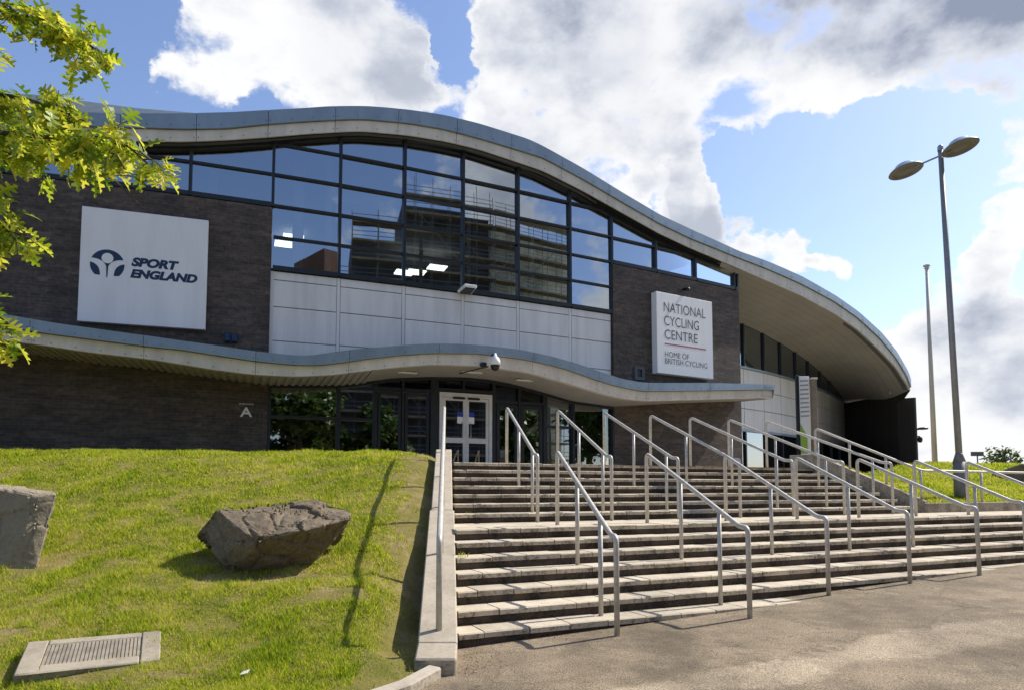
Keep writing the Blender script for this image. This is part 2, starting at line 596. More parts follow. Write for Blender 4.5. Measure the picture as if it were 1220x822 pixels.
def grass_mat(name, blades=True):
    m, t, b, o = new_mat(name)
    co = N(t, 'ShaderNodeTexCoord').outputs['Object']
    n1 = noise_n(t, co, 0.8, 6, 0.65)
    n2 = noise_n(t, co, 5.0, 5, 0.7)
    ge = N(t, 'ShaderNodeNewGeometry')
    n3 = noise_n(t, co, 2.3, 5, 0.7)
    v = mathn(t, 'ADD', mathn(t, 'MULTIPLY', n1.outputs['Fac'], 0.42), mathn(t, 'MULTIPLY', n2.outputs['Fac'], 0.30))
    v = mathn(t, 'ADD', v, mathn(t, 'MULTIPLY', n3.outputs['Fac'], 0.34))
    if blades:
        v = mathn(t, 'ADD', v, mathn(t, 'MULTIPLY', mathn(t, 'SUBTRACT', ge.outputs['Random Per Island'], 0.5), 0.34))
    cr = N(t, 'ShaderNodeValToRGB')
    e = cr.color_ramp.elements
    if blades:
        e[0].position, e[0].color = 0.34, (0.080, 0.160, 0.005, 1)
        e[1].position, e[1].color = 0.74, (0.56, 0.46, 0.19, 1)
        x = e.new(0.45); x.color = (0.25, 0.365, 0.010, 1)
        x = e.new(0.56); x.color = (0.49, 0.56, 0.018, 1)
        x = e.new(0.65); x.color = (0.68, 0.64, 0.07, 1)
    else:
        e[0].position, e[0].color = 0.40, (0.145, 0.150, 0.030, 1)
        e[1].position, e[1].color = 0.68, (0.38, 0.285, 0.160, 1)
        x = e.new(0.54); x.color = (0.225, 0.190, 0.062, 1)
    t.links.new(v, cr.inputs[0])
    t.links.new(cr.outputs[0], b.inputs['Base Color'])
    b.inputs['Roughness'].default_value = 0.6 if blades else 0.95
    b.inputs['Specular IOR Level'].default_value = 0.25 if blades else 0.1
    if blades:
        tl = N(t, 'ShaderNodeBsdfTranslucent')
        t.links.new(cr.outputs[0], tl.inputs[0])
        mx = N(t, 'ShaderNodeMixShader')
        mx.inputs[0].default_value = 0.52
        t.links.new(b.outputs[0], mx.inputs[1])
        t.links.new(tl.outputs[0], mx.inputs[2])
        t.links.new(mx.outputs[0], o.inputs[0])
    else:
        nb = noise_n(t, co, 30, 5, 0.7)
        bp = N(t, 'ShaderNodeBump')
        bp.inputs['Strength'].default_value = 0.8
        bp.inputs['Distance'].default_value = 0.04
        t.links.new(nb.outputs['Fac'], bp.inputs['Height'])
        t.links.new(bp.outputs[0], b.inputs['Normal'])
    return m


def leaf_mat(name, cols, trans=0.5, objrand=True):
    m, t, b, o = new_mat(name)
    oi = N(t, 'ShaderNodeObjectInfo')
    ge = N(t, 'ShaderNodeNewGeometry')
    co = N(t, 'ShaderNodeTexCoord').outputs['Object']
    n1 = noise_n(t, co, 1.5, 3, 0.6)
    src = oi.outputs['Random'] if objrand else ge.outputs['Random Per Island']
    v = mathn(t, 'ADD', mathn(t, 'MULTIPLY', src, 0.75), mathn(t, 'MULTIPLY', n1.outputs['Fac'], 0.25))
    cr = N(t, 'ShaderNodeValToRGB')
    e = cr.color_ramp.elements
    e[0].position, e[0].color = 0.1, cols[0] + (1,)
    e[1].position, e[1].color = 0.95, cols[-1] + (1,)
    for i, c in enumerate(cols[1:-1]):
        x = e.new(0.1 + 0.85 * (i + 1) / (len(cols) - 1))
        x.color = c + (1,)
    t.links.new(v, cr.inputs[0])
    t.links.new(cr.outputs[0], b.inputs['Base Color'])
    b.inputs['Roughness'].default_value = 0.38
    b.inputs['Specular IOR Level'].default_value = 0.5
    tl = N(t, 'ShaderNodeBsdfTranslucent')
    t.links.new(cr.outputs[0], tl.inputs[0])
    mx = N(t, 'ShaderNodeMixShader')
    mx.inputs[0].default_value = trans
    t.links.new(b.outputs[0], mx.inputs[1])
    t.links.new(tl.outputs[0], mx.inputs[2])
    t.links.new(mx.outputs[0], o.inputs[0])
    return m


M = {}
M['brick'] = brick_mat()
M['clad'] = clad_mat()
M['joint'] = simple('dark_joint', (0.09, 0.095, 0.10), 0.6)
M['fascia'] = simple('grey_roof_metal', (0.235, 0.30, 0.355), 0.38, 0.25, 0.10, 2.2, streak=0.3)
M['beige'] = simple('beige_fascia', (0.60, 0.555, 0.47), 0.6, 0, 0.12, 2.5, streak=0.35)
M['roof'] = simple('roof_sheet', (0.10, 0.125, 0.145), 0.55, 0.2, 0.08, 2.0)
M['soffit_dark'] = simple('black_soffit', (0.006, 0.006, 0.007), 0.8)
M['soffit'] = simple('canopy_soffit', (0.33, 0.31, 0.28), 0.6, 0, 0.08, 2.0)
M['soffit_big'] = simple('beige_soffit', (0.34, 0.325, 0.29), 0.7, 0, 0.08, 0.8)
M['frame'] = simple('charcoal_frame', (0.020, 0.024, 0.028), 0.4, 0.2, 0.15)
M['glass'] = glass_mat('tinted_glass')
M['glass_low'] = glass_mat('entrance_glass', 0.30, (0.30, 0.33, 0.33), (0.78, 0.82, 0.85))
M['glass_dark'] = glass_mat('clerestory_glass', 0.05, (0.25, 0.28, 0.28), (0.7, 0.74, 0.78), 0.12)
M['alu'] = simple('pale_door_frame', (0.60, 0.59, 0.56), 0.45, 0.1, 0.08)
M['steel'] = simple('galvanised_steel', (0.50, 0.475, 0.43), 0.5, 0.25, 0.16, 16.0)
M['slab'] = stone_mat('cast_stone_slab', (0.57, 0.50, 0.385), (0.47, 0.41, 0.315), (0.09, 0.075, 0.055))
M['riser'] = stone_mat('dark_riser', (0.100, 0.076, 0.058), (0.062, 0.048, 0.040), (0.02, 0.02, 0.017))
M['concrete'] = stone_mat('board_marked_concrete', (0.44, 0.385, 0.30), (0.37, 0.32, 0.25), (0.14, 0.115, 0.08))
M['asphalt'] = asphalt_mat()
M['kerb'] = stone_mat('kerb_concrete', (0.42, 0.37, 0.30), (0.36, 0.32, 0.26), (0.14, 0.12, 0.09))
M['blade'] = grass_mat('grass_blades', True)
M['turf'] = grass_mat('turf_soil', False)
M['sign'] = simple('white_sign_face', (0.79, 0.775, 0.755), 0.4, 0, 0.05, 2.2, streak=0.16)
M['sign_warm'] = simple('white_sign_tray', (0.83, 0.82, 0.79), 0.4, 0, 0.04, 2.2, streak=0.16)
M['navy'] = simple('navy_print', (0.012, 0.035, 0.085), 0.5, 0, 0.02)
M['greytext'] = simple('grey_print', (0.09, 0.085, 0.085), 0.5, 0, 0.02)
M['redline'] = simple('red_print', (0.42, 0.055, 0.07), 0.5, 0, 0.02)
M['white'] = simple('white_paint', (0.78, 0.78, 0.76), 0.4, 0, 0.03)
M['blue'] = simple('blue_print', (0.03, 0.05, 0.30), 0.5, 0, 0.02)
M['black'] = simple('black_plastic', (0.012, 0.012, 0.013), 0.4)
M['blackwall'] = simple('black_cladding', (0.036, 0.032, 0.029), 0.6, 0, 0.3, 3.0, streak=0.1)
M['endwall'] = simple('dark_grey_cladding', (0.050, 0.045, 0.042), 0.6, 0, 0.25, 3.0, streak=0.1)
M['stripe'] = simple('pale_grey_print', (0.34, 0.345, 0.35), 0.5, 0, 0.03)
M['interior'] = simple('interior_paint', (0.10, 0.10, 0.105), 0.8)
M['lamp'] = emit_mat('lit_ceiling_panel', (1.0, 0.97, 0.90), 5.0)
M['bark'] = simple('bark', (0.085, 0.065, 0.048), 0.9, 0, 0.35, 14.0, 0.8, 40.0)
M['green'] = simple('lime_print', (0.30, 0.46, 0.07), 0.5, 0, 0.05)
M['brown'] = simple('brown_post', (0.23, 0.18, 0.13), 0.7, 0, 0.15)
RT = [(-12.2, 10.42), (-11.22, 10.527), (-10.0, 10.672), (-8.43, 10.98), (-7.42, 11.223), (-6.31, 11.544), (-5.76, 11.706), (-5.11, 11.911), (-4.27, 12.121), (-3.68, 12.22), (-3.08, 12.306), (-2.14, 12.393), (-1.17, 12.391), (0.33, 12.296), (0.81, 12.188), (2.16, 11.792), (3.52, 11.331), (4.91, 10.912), (6.2, 10.685), (8.33, 10.369), (9.74, 10.296), (11.6, 10.102), (13.67, 9.727), (15.21, 9.332), (16.9, 8.712), (18.2, 8.013), (19.2, 7.16), (19.68, 6.32)]
RM = [(-12.18, 10.076), (-11.2, 10.175), (-9.82, 10.365), (-8.45, 10.573), (-7.55, 10.768), (-6.63, 11.074), (-5.66, 11.368), (-4.58, 11.675), (-4.27, 11.75), (-3.09, 11.914), (-2.15, 11.973), (-1.18, 11.946), (0.79, 11.829), (2.13, 11.452), (3.49, 11.019), (4.87, 10.615), (6.14, 10.365), (8.28, 10.121), (9.69, 10.005), (11.54, 9.792), (13.6, 9.453), (15.13, 9.053), (16.81, 8.412), (18.1, 7.706), (19.09, 6.908), (19.53, 6.186)]
RB = [(-12.19, 9.767), (-11.21, 9.86), (-9.55, 10.089), (-8.45, 10.271), (-7.55, 10.485), (-6.62, 10.748), (-5.65, 11.051), (-4.57, 11.358), (-4.25, 11.431), (-3.07, 11.586), (-2.12, 11.644), (-1.15, 11.637), (0.83, 11.438), (2.17, 11.092), (3.54, 10.686), (4.93, 10.283), (6.21, 10.036), (8.25, 9.751), (9.76, 9.542), (11.62, 9.316), (13.69, 8.943), (15.23, 8.533), (16.92, 7.863), (18.23, 7.249), (19.23, 6.495), (19.53, 6.098)]
RG = [(-12.31, 9.77), (-11.3, 9.799), (-9.89, 9.987), (-8.39, 10.238), (-6.51, 10.722), (-4.86, 11.257), (-4.19, 11.422), (-3.17, 11.571), (-2.35, 11.66), (-1.5, 11.703), (-0.79, 11.658), (0.16, 11.551), (1.82, 11.177), (3.3, 10.633), (5.0, 10.162), (6.66, 9.809), (8.59, 9.684)]
CW = [(-12.11, 4.749), (-11.13, 4.645), (-10.13, 4.532), (-9.1, 4.47), (-8.16, 4.368), (-7.05, 4.257), (-6.48, 4.208), (-4.88, 4.295), (-4.39, 4.356), (-3.95, 4.472), (-3.35, 4.59), (-2.47, 4.691), (-1.47, 4.755), (-0.66, 4.736), (-0.01, 4.657), (1.0, 4.456), (1.88, 4.263), (3.34, 4.177), (5.8, 4.477), (8.54, 4.763)]
ET = [(-11.54, 5.24), (-10.57, 5.104), (-10.01, 5.052), (-9.19, 4.976), (-8.81, 4.948), (-8.27, 4.893), (-7.54, 4.833), (-6.78, 4.761), (-5.96, 4.724), (-5.64, 4.739), (-5.1, 4.878), (-4.61, 4.996), (-3.74, 5.144), (-3.34, 5.225), (-2.75, 5.31), (-2.13, 5.363), (-1.49, 5.381), (-0.54, 5.37), (-0.23, 5.334), (0.39, 5.263), (1.13, 5.126), (1.89, 4.942), (2.51, 4.804), (3.15, 4.752), (3.52, 4.769), (5.66, 4.964), (8.26, 5.158)]
EM = [(-11.51, 4.973), (-10.69, 4.868), (-9.99, 4.81), (-9.18, 4.739), (-8.8, 4.71), (-8.26, 4.69), (-7.53, 4.608), (-6.78, 4.529), (-5.96, 4.494), (-5.41, 4.527), (-4.91, 4.633), (-4.41, 4.761), (-3.61, 4.929), (-2.8, 5.061), (-1.65, 5.156), (-0.31, 5.111), (0.78, 4.955), (1.65, 4.722), (2.33, 4.583), (3.11, 4.497), (3.48, 4.506), (5.6, 4.712), (8.2, 4.981)]
EB = [(-11.54, 4.693), (-10.72, 4.614), (-10.01, 4.526), (-9.19, 4.465), (-8.81, 4.438), (-8.26, 4.366), (-7.53, 4.272), (-6.77, 4.216), (-5.95, 4.222), (-5.14, 4.315), (-4.38, 4.479), (-3.58, 4.644), (-2.77, 4.773), (-1.6, 4.84), (-0.26, 4.77), (0.84, 4.56), (1.88, 4.334), (2.61, 4.222), (3.37, 4.208), (4.16, 4.277), (5.9, 4.455), (8.01, 4.686)]
REC = [0.03313, 0.1694, 24.47862]
REC_TOP = [(9.82, 8.706), (11.23, 8.549), (12.47, 8.363), (13.76, 8.192), (15.16, 7.99), (16.47, 7.743), (17.72, 7.501), (19.36, 7.161), (20.83, 6.812)]
REC_X = [9.82, 10.13, 11.43, 12.67, 13.94, 15.16, 16.5, 17.84, 19.19, 20.77]

# measured roof, canopy and head heights along the facade are above: (station, height)
PLAZA = 1.965


def fy(X):
    return 20.754 + 0.5 * X + 0.0085918 * X * X


def fn(X):
    s = 0.5 + 2 * 0.0085918 * X
    v = Vector((s, -1, 0))
    return v.normalized()


def fp(X, off=0.0, z=0.0):
    n = fn(X)
    return Vector((X + n.x * off, fy(X) + n.y * off, z))


def ft(X):
    n = fn(X)
    return Vector((-n.y, n.x, 0))


def lin(a, b, n):
    return [a + (b - a) * i / n for i in range(n + 1)]


_LX = [(-22, 10.5), (-18, 10.1), (-15, 10.12), (-13.5, 10.2)]
RT_ = curve(RT, _LX)
RM_ = curve(RM, [(x, z - .33) for x, z in _LX])
RB_ = curve(RB, [(x, z - .6) for x, z in _LX])
RG_ = curve(RG, [(x, z - .62) for x, z in _LX])
CW_ = curve(CW, [(-22, 5.1), (-16, 4.98), (-13.5, 4.87)])
ET_ = curve(ET, [(-22, 5.6), (-16, 5.5), (-13.5, 5.4)])
EM_ = curve(EM, [(-22, 5.35), (-16, 5.23), (-13.5, 5.13)])
EB_ = curve(EB, [(-22, 5.06), (-16, 4.93), (-13.5, 4.83)])

# ================================================================== stairs geometry
TH = math.atan(0.4556)
EX = Vector((math.cos(TH), math.sin(TH), 0))       # along the steps
GX = Vector((-math.sin(TH), math.cos(TH), 0))      # up the flight
O0 = Vector((0, 8.9256, 0))
TR, RI, LAND = 0.3365, 0.14, 1.354


def sp(a, p, z=0.0):
    v = O0 + EX * a + GX * p
    return Vector((v.x, v.y, z))


def nose(k):
    return -k * TR if k >= 0 else LAND + (-k - 1) * TR


def zk(k):
    return 0.982 - k * RI


def asph(x, y):
    a = (x + 0.49) * EX.x + (y - 6.44) * EX.y
    return 0.002 + 0.0315 * a


def wall_r(p):   # inner face of the left flank wall: station along the steps for a given rise
    A0, B0 = Vector((-0.47, 6.0, 0)), Vector((-1.15, 13.2, 0))
    d = B0 - A0
    s = (p - (A0 - O0).dot(GX)) / d.dot(GX)
    return (A0 + d * s - O0).dot(EX)


def end_r(p):    # right end of the upper flight
    return 9.76 - 0.31 * (p - 1.69)


# ================================================================== setting: ground
def sheet(name, poly, z, mat):
    mb = MB()
    mb.face([(x, y, z(x, y) if callable(z) else z) for x, y in poly])
    return tag(mb.build(name, mat), kind='structure')


sheet('ground', [(-3000, -3000), (3000, -3000), (3000, 3000), (-3000, 3000)], -3.2, M['turf'])
# the asphalt forecourt rises gently to the right
P0, P1 = sp(-40, -45), sp(60, -45)
P2, P3 = sp(60, 1.3), sp(-40, 1.3)
# cut where the lawn starts on the left
ap = MB()
xs = lin(-40, 60, 50)
for a, b in zip(xs, xs[1:]):
    q = []
    for s, p in ((a, -45), (b, -45), (b, -1.6), (a, -1.6)):
        v = sp(s, p)
        z = asph(v.x, v.y)
        z = max(-2.2, min(2.6, z))
        q.append((v.x, v.y, z))
    ap.face(q)
o = ap.build('asphalt_forecourt', M['asphalt'])
weld(o)
tag(o, kind='structure')
plz = MB()
v = [sp(wall_r(3.4) - .02, 3.4, PLAZA - .006), sp(9.35, 3.3, PLAZA - .006), Vector((6.9, 16.3, PLAZA - .006)), Vector((14, 24, PLAZA - .006)), Vector((24, 32, PLAZA - .006)), Vector((60, 60, PLAZA - .006)), Vector((60, 70, PLAZA - .006)), Vector((-30, 70, PLAZA - .006)), Vector((-30, 15, PLAZA - .006)), Vector((-1.56, 13.6, PLAZA - .006))]
plz.face(v)
tag(plz.build('entrance_plaza', M['kerb']), kind='structure')

# ================================================================== steps
steps = thing('stone_steps', sp(0, -2.1, 0.0), 'wide flight of pale stone steps with dark recessed risers leading up to the entrance', 'steps')
slabs = []
rng = random.Random(3)
for k in range(7, -8, -1):
    a0 = wall_r(nose(k)) + 0.02
    if k >= 0:
        a1 = 16.5
    else:
        a1 = end_r(nose(k))
    p = nose(k)
    z = zk(k)
    # riser set back below the slab
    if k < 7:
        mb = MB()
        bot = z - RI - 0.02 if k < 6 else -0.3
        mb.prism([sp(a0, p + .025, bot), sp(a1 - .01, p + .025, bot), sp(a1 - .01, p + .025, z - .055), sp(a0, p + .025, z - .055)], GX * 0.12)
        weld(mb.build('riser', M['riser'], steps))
    if k == 7:
        continue
    depth = (TR + 0.05) if k not in (0, -7) else 0.42
    a = a0
    first = True
    while a < a1 - 0.02:
        ln = rng.choice((0.42, 0.45, 0.45, 0.46, 0.48)) if not first else rng.uniform(0.2, 0.45)
        first = False
        b = min(a + ln, a1)
        if a1 - b < 0.12:
            b = a1
        slabs.append((k, a, b, p, z, depth))
        a = b
slabs_vis = []
for s in slabs:
    k, a, b, p, z, depth = s
    c = sp((a + b) / 2, p, z)
    px = 610 + 813 * c.x / c.y
    seen = px < 1235 and z - RI > asph(c.x, c.y) - 0.13
    slabs_vis.append(((0 if seen else 1), c.y, s))
slabs_vis.sort()
rest = MB()


def slab_geo(mb, s):
    k, a, b, p, z, depth = s
    j = rng.uniform(-.006, .006)
    dz = rng.uniform(-.005, .003)
    A, B = a + .0065, b - .0065
    ch = rng.uniform(.008, .016)
    pr = [(p + j, z - .06), (p + j, z - ch + dz), (p + j + ch, z + dz), (p + depth, z + dz), (p + depth, z - .06)]
    mb.prism([sp(A, q, zz) for q, zz in pr], EX * (B - A))


for i, (u, d, s) in enumerate(slabs_vis):
    if i < 296:
        mb = MB()
        slab_geo(mb, s)
        weld(mb.build('slab', M['slab'], steps))
    else:
        slab_geo(rest, s)
o = rest.build('slab_course', M['slab'], steps)
tag(weld(o), kind='stuff')
# landing paving behind the first course
mb = MB()
mb.prism([sp(wall_r(.4), .42, .8), sp(16.5, .42, .8), sp(16.5, 1.48, .8), sp(wall_r(1.48), 1.48, .8)], (0, 0, .179))
weld(mb.build('landing', M['slab'], steps))

# ================================================================== flank walls
lw = thing('flank_wall', (-0.8, 6.0, 0), 'long sloping concrete wall along the left side of the steps beside the grass bank', 'wall')


def lwz(y):
    return 0.17 + (2.25 - 0.17) * (y - 6.0) / 7.2


def lwx(y, side):     # side 0 = towards the steps, 1 = lawn side
    xr = -0.47 - 0.68 * (y - 6.0) / 7.2
    return xr - (0.345 if side else 0.0)


for (y0, y1, d) in ((6.0, 9.55, 0.0), (9.556, 13.2, 0.022)):
    mb = MB()
    pr = []
    for yy in (y0, y1):
        pr.append([(lwx(yy, 1) + d, yy + .0, -0.4 if yy < 9 else .4), (lwx(yy, 0) - d, yy, -0.4 if yy < 9 else .4), (lwx(yy, 0) - d, yy, lwz(yy)), (lwx(yy, 1) + d, yy, lwz(yy))])
    a, b = pr
    mb.face(a); mb.face(list(reversed(b)))
    for i in range(4):
        j = (i + 1) % 4
        mb.face([a[j], a[i], b[i], b[j]])
    weld(mb.build('wall_length', M['concrete'], lw), 0.012)
# blunt front nose of the wall
mb = MB()
mb.prism([(-0.815, 5.62, -.5), (-.452, 5.56, -.5), (-.452, 5.56, .06), (-.47, 5.998, .168), (-.815, 5.998, .168), (-.80, 5.62, .06)][:0] or [(-0.80, 5.60, -.5), (-0.45, 5.60, -.5), (-0.45, 5.60, .11), (-0.80, 5.60, .11)], (0, .001, 0))
mb = MB()
A = [(-.79, 5.62, -.5), (-.448, 5.62, -.5), (-.448, 5.62, .125), (-.79, 5.62, .125)]
B = [(-.815, 5.997, -.5), (-.471, 5.997, -.5), (-.471, 5.997, .169), (-.815, 5.997, .169)]
mb.face(A); mb.face(list(reversed(B)))
for i in range(4):
    j = (i + 1) % 4
    mb.face([A[j], A[i], B[i], B[j]])
weld(mb.build('wall_nose', M['concrete'], lw), 0.014)

rw = thing('flank_wall', (8.4, 14.3, .9), 'low sloping concrete wall along the right side of the upper steps', 'wall')
mb = MB()
f0, f1 = Vector((8.72, 14.45, 0)), Vector((7.01, 15.83, 0))
f2 = f1 + (f1 - f0) * 0.25
th = Vector((.22, .27, 0))
for (p, q, za, zb, zl) in ((f0, f1, 1.22, 2.28, .7), ):
    a = [Vector((p.x, p.y, .6)), Vector((q.x, q.y, 1.0)), Vector((q.x, q.y, zb)), Vector((p.x, p.y, za))]
    mb.prism(a, th)
mb.prism([Vector((f1.x, f1.y, 1.0)) + (f1 - f0) * .002, Vector((f2.x, f2.y, 1.0)), Vector((f2.x, f2.y, 2.28)), Vector((f1.x, f1.y, 2.28)) + (f1 - f0) * .002], th)
weld(mb.build('sloping_wall', M['concrete'], rw), 0.01)
mb = MB()
g0 = f0 + EX * 0.003 + Vector((.0, .0, 0))
g1 = g0 + EX * 9
mb.prism([Vector((g0.x, g0.y, .6)), Vector((g1.x, g1.y, .6)), Vector((g1.x, g1.y, 1.185)), Vector((g0.x, g0.y, 1.185))], GX * .3)
weld(mb.build('landing_wall', M['concrete'], rw), 0.01)


# ================================================================== lawns
def sm(x, a, b):
    t = max(0, min(1, (x - a) / (b - a)))
    return t * t * (3 - 2 * t)


KERB = [(-.62, 5.60), (-.80, 5.18), (-1.25, 4.62), (-2.1, 4.0), (-3.4, 3.5), (-6, 3.1), (-14, 2.8), (-30, 2.8)]


def kerb_y(x):
    ks = sorted(KERB)
    return float(np.interp(x, [k[0] for k in ks], [k[1] for k in ks]))


def lawn_z(x, y):
    z = -0.02 + 0.232 * (y - 5.05)
    z += 0.06 * sm(-x, 3, 7) + 0.31 * sm(y, 8.3, 13.4)
    lim = 2.27 + 0.05 * sm(-x, 4, 9)
    t = z - lim
    z = z if t < -.3 else (lim + t * (0.5 if t < 0 else 0) - (0.15 if t < 0 else 0) * (1 if t > -.3 else 0))
    if t >= -.3:
        u = min(1, (t + .3) / .6)
        z = lim - .3 + .3 * (u * 2 - u * u) * .9
    z -= 0.12 * max(0, y - 14.2)
    # falls towards the wall
    if y > 5.4:
        d = lwx(y, 1) - x
        z = min(z, lwz(max(y, 6.0)) - 0.10 - .20 * (1 - sm(y, 7.6, 9.6)) * sm(y, 5.6, 6.3) + max(0.0, d - .05) * 0.45) if d < 1.5 else z
        z -= 0.13 * math.exp(-max(0, d) / .2)
    else:
        z = max(z, asph(x, y) + 0.07)
    z = max(z, asph(x, y) + .05)
    n = mnoise.noise(Vector((x * .9, y * .9, 0))) * .045 + mnoise.noise(Vector((x * 3.1, y * 3.1, 5))) * .014
    z += n * sm(y, 4.5, 6.0)
    for bx, by, rx, ry, dz in HOLLOWS:
        q = ((x - bx) / rx) ** 2 + ((y - by) / ry) ** 2
        if q < 6:
            z -= dz * math.exp(-q * 1.2)
    return z


HOLLOWS = [(-2.7, 7.75, 1.0, .42, .08), (-5.5, 8.0, .5, .5, .04)]


def grid(name, x0, x1, y0, y1, step, inside, zf, mat):
    nx, ny = int((x1 - x0) / step) + 1, int((y1 - y0) / step) + 1
    mb = MB()
    idx = {}

    def g(i, j):
        if (i, j) not in idx:
            x, y = x0 + i * step, y0 + j * step
            idx[(i, j)] = mb.vert((x, y, zf(x, y)))
        return idx[(i, j)]
    for j in range(ny - 1):
        for i in range(nx - 1):
            if inside(x0 + (i + .5) * step, y0 + (j + .5) * step):
                mb.f.append([g(i, j), g(i + 1, j), g(i + 1, j + 1), g(i, j + 1)])
                mb.uv.append(None)
    return tag(mb.build(name, mat, None, True), kind='structure')


def in_lawn(x, y):
    if y < kerb_y(x) - .02 or y > fy(x) - .05:
        return False
    return x < (lwx(max(y, 5.6), 1) + .1 if y > 5.6 else -.6) and y < (fy(x) if x < -1.6 else 14.2)


grid('grass_bank', -8.5, -.4, 2.9, 18, .09, in_lawn, lawn_z, M['turf'])
grid('grass_bank', -30.1, -8.5, 2.9, 18, .3, in_lawn, lawn_z, M['turf'])


def rl_ab(x, y):
    v = Vector((x, y, 0)) - f0
    return v.dot(EX), v.dot(GX)


def in_rlawn(x, y):
    if y > 15.9 and x < 6.75 + (y - 15.9) * .93:
        return False
    a, g_ = rl_ab(x, y)
    if a >= -.1:
        return g_ > .12 and g_ < 17
    w = (f1 - f0).normalized()
    v = Vector((x, y, 0)) - f0
    s = v.dot(w)
    nrm = Vector((-w.y, w.x, 0))
    if nrm.x < 0:
        nrm = -nrm
    return -.2 < s < 12 and v.dot(nrm) > .12 and g_ < 17


def rlawn_z(x, y):
    a, g_ = rl_ab(x, y)
    w = (f1 - f0).normalized()
    v = Vector((x, y, 0)) - f0
    s = max(0, v.dot(w))
    L_ = (f1 - f0).length
    edge = 1.17 + (2.24 - 1.17) * min(1, s / L_) * sm(.6 - a, 0, .5)
    z = 1.15 + 0.19 * max(0, g_)
    z = max(z, edge - .02)
    z = min(z, 2.42 + .02 * math.sin(x))
    z += mnoise.noise(Vector((x * .6, y * .6, 9))) * .06 * sm(g_, .3, 1.5)
    return z


grid('grass_slope', 6.4, 32, 13.5, 34, .25, in_rlawn, rlawn_z, M['turf'])

# kerb stones round the foot of the lawn
kb = thing('kerb', (-1.0, 4.8, 0), 'curved edging of pale concrete kerb stones at the foot of the grass bank', 'kerb')
pts = [(-.66, 5.56)]
kx = [Vector((x, y, 0)) for x, y in KERB]
dense = []
for a, b in zip(kx, kx[1:]):
    n = max(1, int((b - a).length / .25))
    for i in range(n):
        dense.append(a.lerp(b, i / n))
for i in range(0, min(len(dense) - 3, 90), 3):
    q = dense[i:i + 4]
    if len(q) < 2:
        break
    mb = MB()
    A, B = [], []
    for j, p in enumerate(q):
        d = (q[min(j + 1, len(q) - 1)] - q[max(j - 1, 0)]).normalized()
        nn = Vector((d.y, -d.x, 0))
        sft = d * (.004 if j == 0 else (-.004 if j == len(q) - 1 else 0))
        A.append(p + sft + nn * .055)
        B.append(p + sft - nn * .065)
    for j in range(len(q) - 1):
        zA = [asph(c.x, c.y) for c in (A[j], A[j + 1], B[j], B[j + 1])]
        T = 0.095
        a0, a1, b0, b1 = A[j], A[j + 1], B[j], B[j + 1]
        up = lambda c, h: Vector((c.x, c.y, asph(c.x, c.y) + h))
        mb.face([up(a0, T), up(a1, T), up(b1, T - .012), up(b0, T - .012)])
        mb.face([up(a0, -.2), up(a1, -.2), up(a1, T), up(a0, T)])
        mb.face([up(b1, -.2), up(b0, -.2), up(b0, T - .012), up(b1, T - .012)])
    for e_ in (0, -1):
        mb.face([up(A[e_], -.2), up(A[e_], T), up(B[e_], T - .012), up(B[e_], -.2)])
    weld(mb.build('kerb_stone', M['kerb'], kb), .012)


# ================================================================== grass blades
def blades(name, inside, zf, n, sampler, hscale=1.0, thin=None):
    P, HT = [], []
    while len(P) < n:
        x, y = sampler()
        if not inside(x, y):
            continue
        if thin and random.random() > thin(x, y):
            continue
        P.append((x, y, zf(x, y)))
        HT.append(max(.35, 1.0 + 1.1 * mnoise.noise(Vector((x * 2.3, y * 2.3, 4))) + .7 * mnoise.noise(Vector((x * 7, y * 7, 2)))))
    P = np.array(P)
    m = len(P)
    ang = np.random.rand(m) * 2 * np.pi
    Y = np.maximum(P[:, 1], 4.0)
    h = (0.016 + 0.026 * np.random.rand(m) ** 1.5) * hscale * (1 + 0.02 * Y) * np.array(HT)
    w = np.maximum(.0042, .00068 * Y) * (0.7 + .6 * np.random.rand(m))
    la = np.random.rand(m) * 2 * np.pi
    ll = h * (0.3 + 0.9 * np.random.rand(m))
    V = np.zeros((m, 3, 3))
    dx, dy = np.cos(ang) * w, np.sin(ang) * w
    V[:, 0] = P + np.stack([-dx, -dy, -0.012 * np.ones(m)], 1)
    V[:, 1] = P + np.stack([dx, dy, -0.012 * np.ones(m)], 1)
    V[:, 2] = P + np.stack([np.cos(la) * ll, np.sin(la) * ll, h], 1)
    me = bpy.data.meshes.new(name)
    me.vertices.add(m * 3)
    me.vertices.foreach_set('co', V.reshape(-1))
    me.loops.add(m * 3)
    me.loops.foreach_set('vertex_index', np.arange(m * 3))
    me.polygons.add(m)
    me.polygons.foreach_set('loop_start', np.arange(m) * 3)
    me.polygons.foreach_set('loop_total', np.full(m, 3))
    me.update()
    me.materials.append(M['blade'])
    return tag(link(name, me), kind='stuff')


def bare(x, y):
    """share of ground covered by grass: worn patches, soil beside the walls and stones"""
    v = mnoise.noise(Vector((x * 1.1, y * 1.1, 3))) + .6 * mnoise.noise(Vector((x * 2.7, y * 2.7, 8)))
    c = 1.0 - 0.85 * sm(v, .40, .74)
    d = lwx(max(y, 6), 1) - x
    c *= .03 + .97 * sm(d + .22 * mnoise.noise(Vector((x * 2.2, y * 2.2, 1))), .24 + .14 * sm(y, 7, 10), .42 + .16 * sm(y, 7, 10))
    for bx, by, rx, ry in BARE:
        q = ((x - bx) / rx) ** 2 + ((y - by) / ry) ** 2
        c *= .06 + .94 * sm(q + .5 * mnoise.noise(Vector((x * 3, y * 3, 1))), .6, 1.3)
    return c


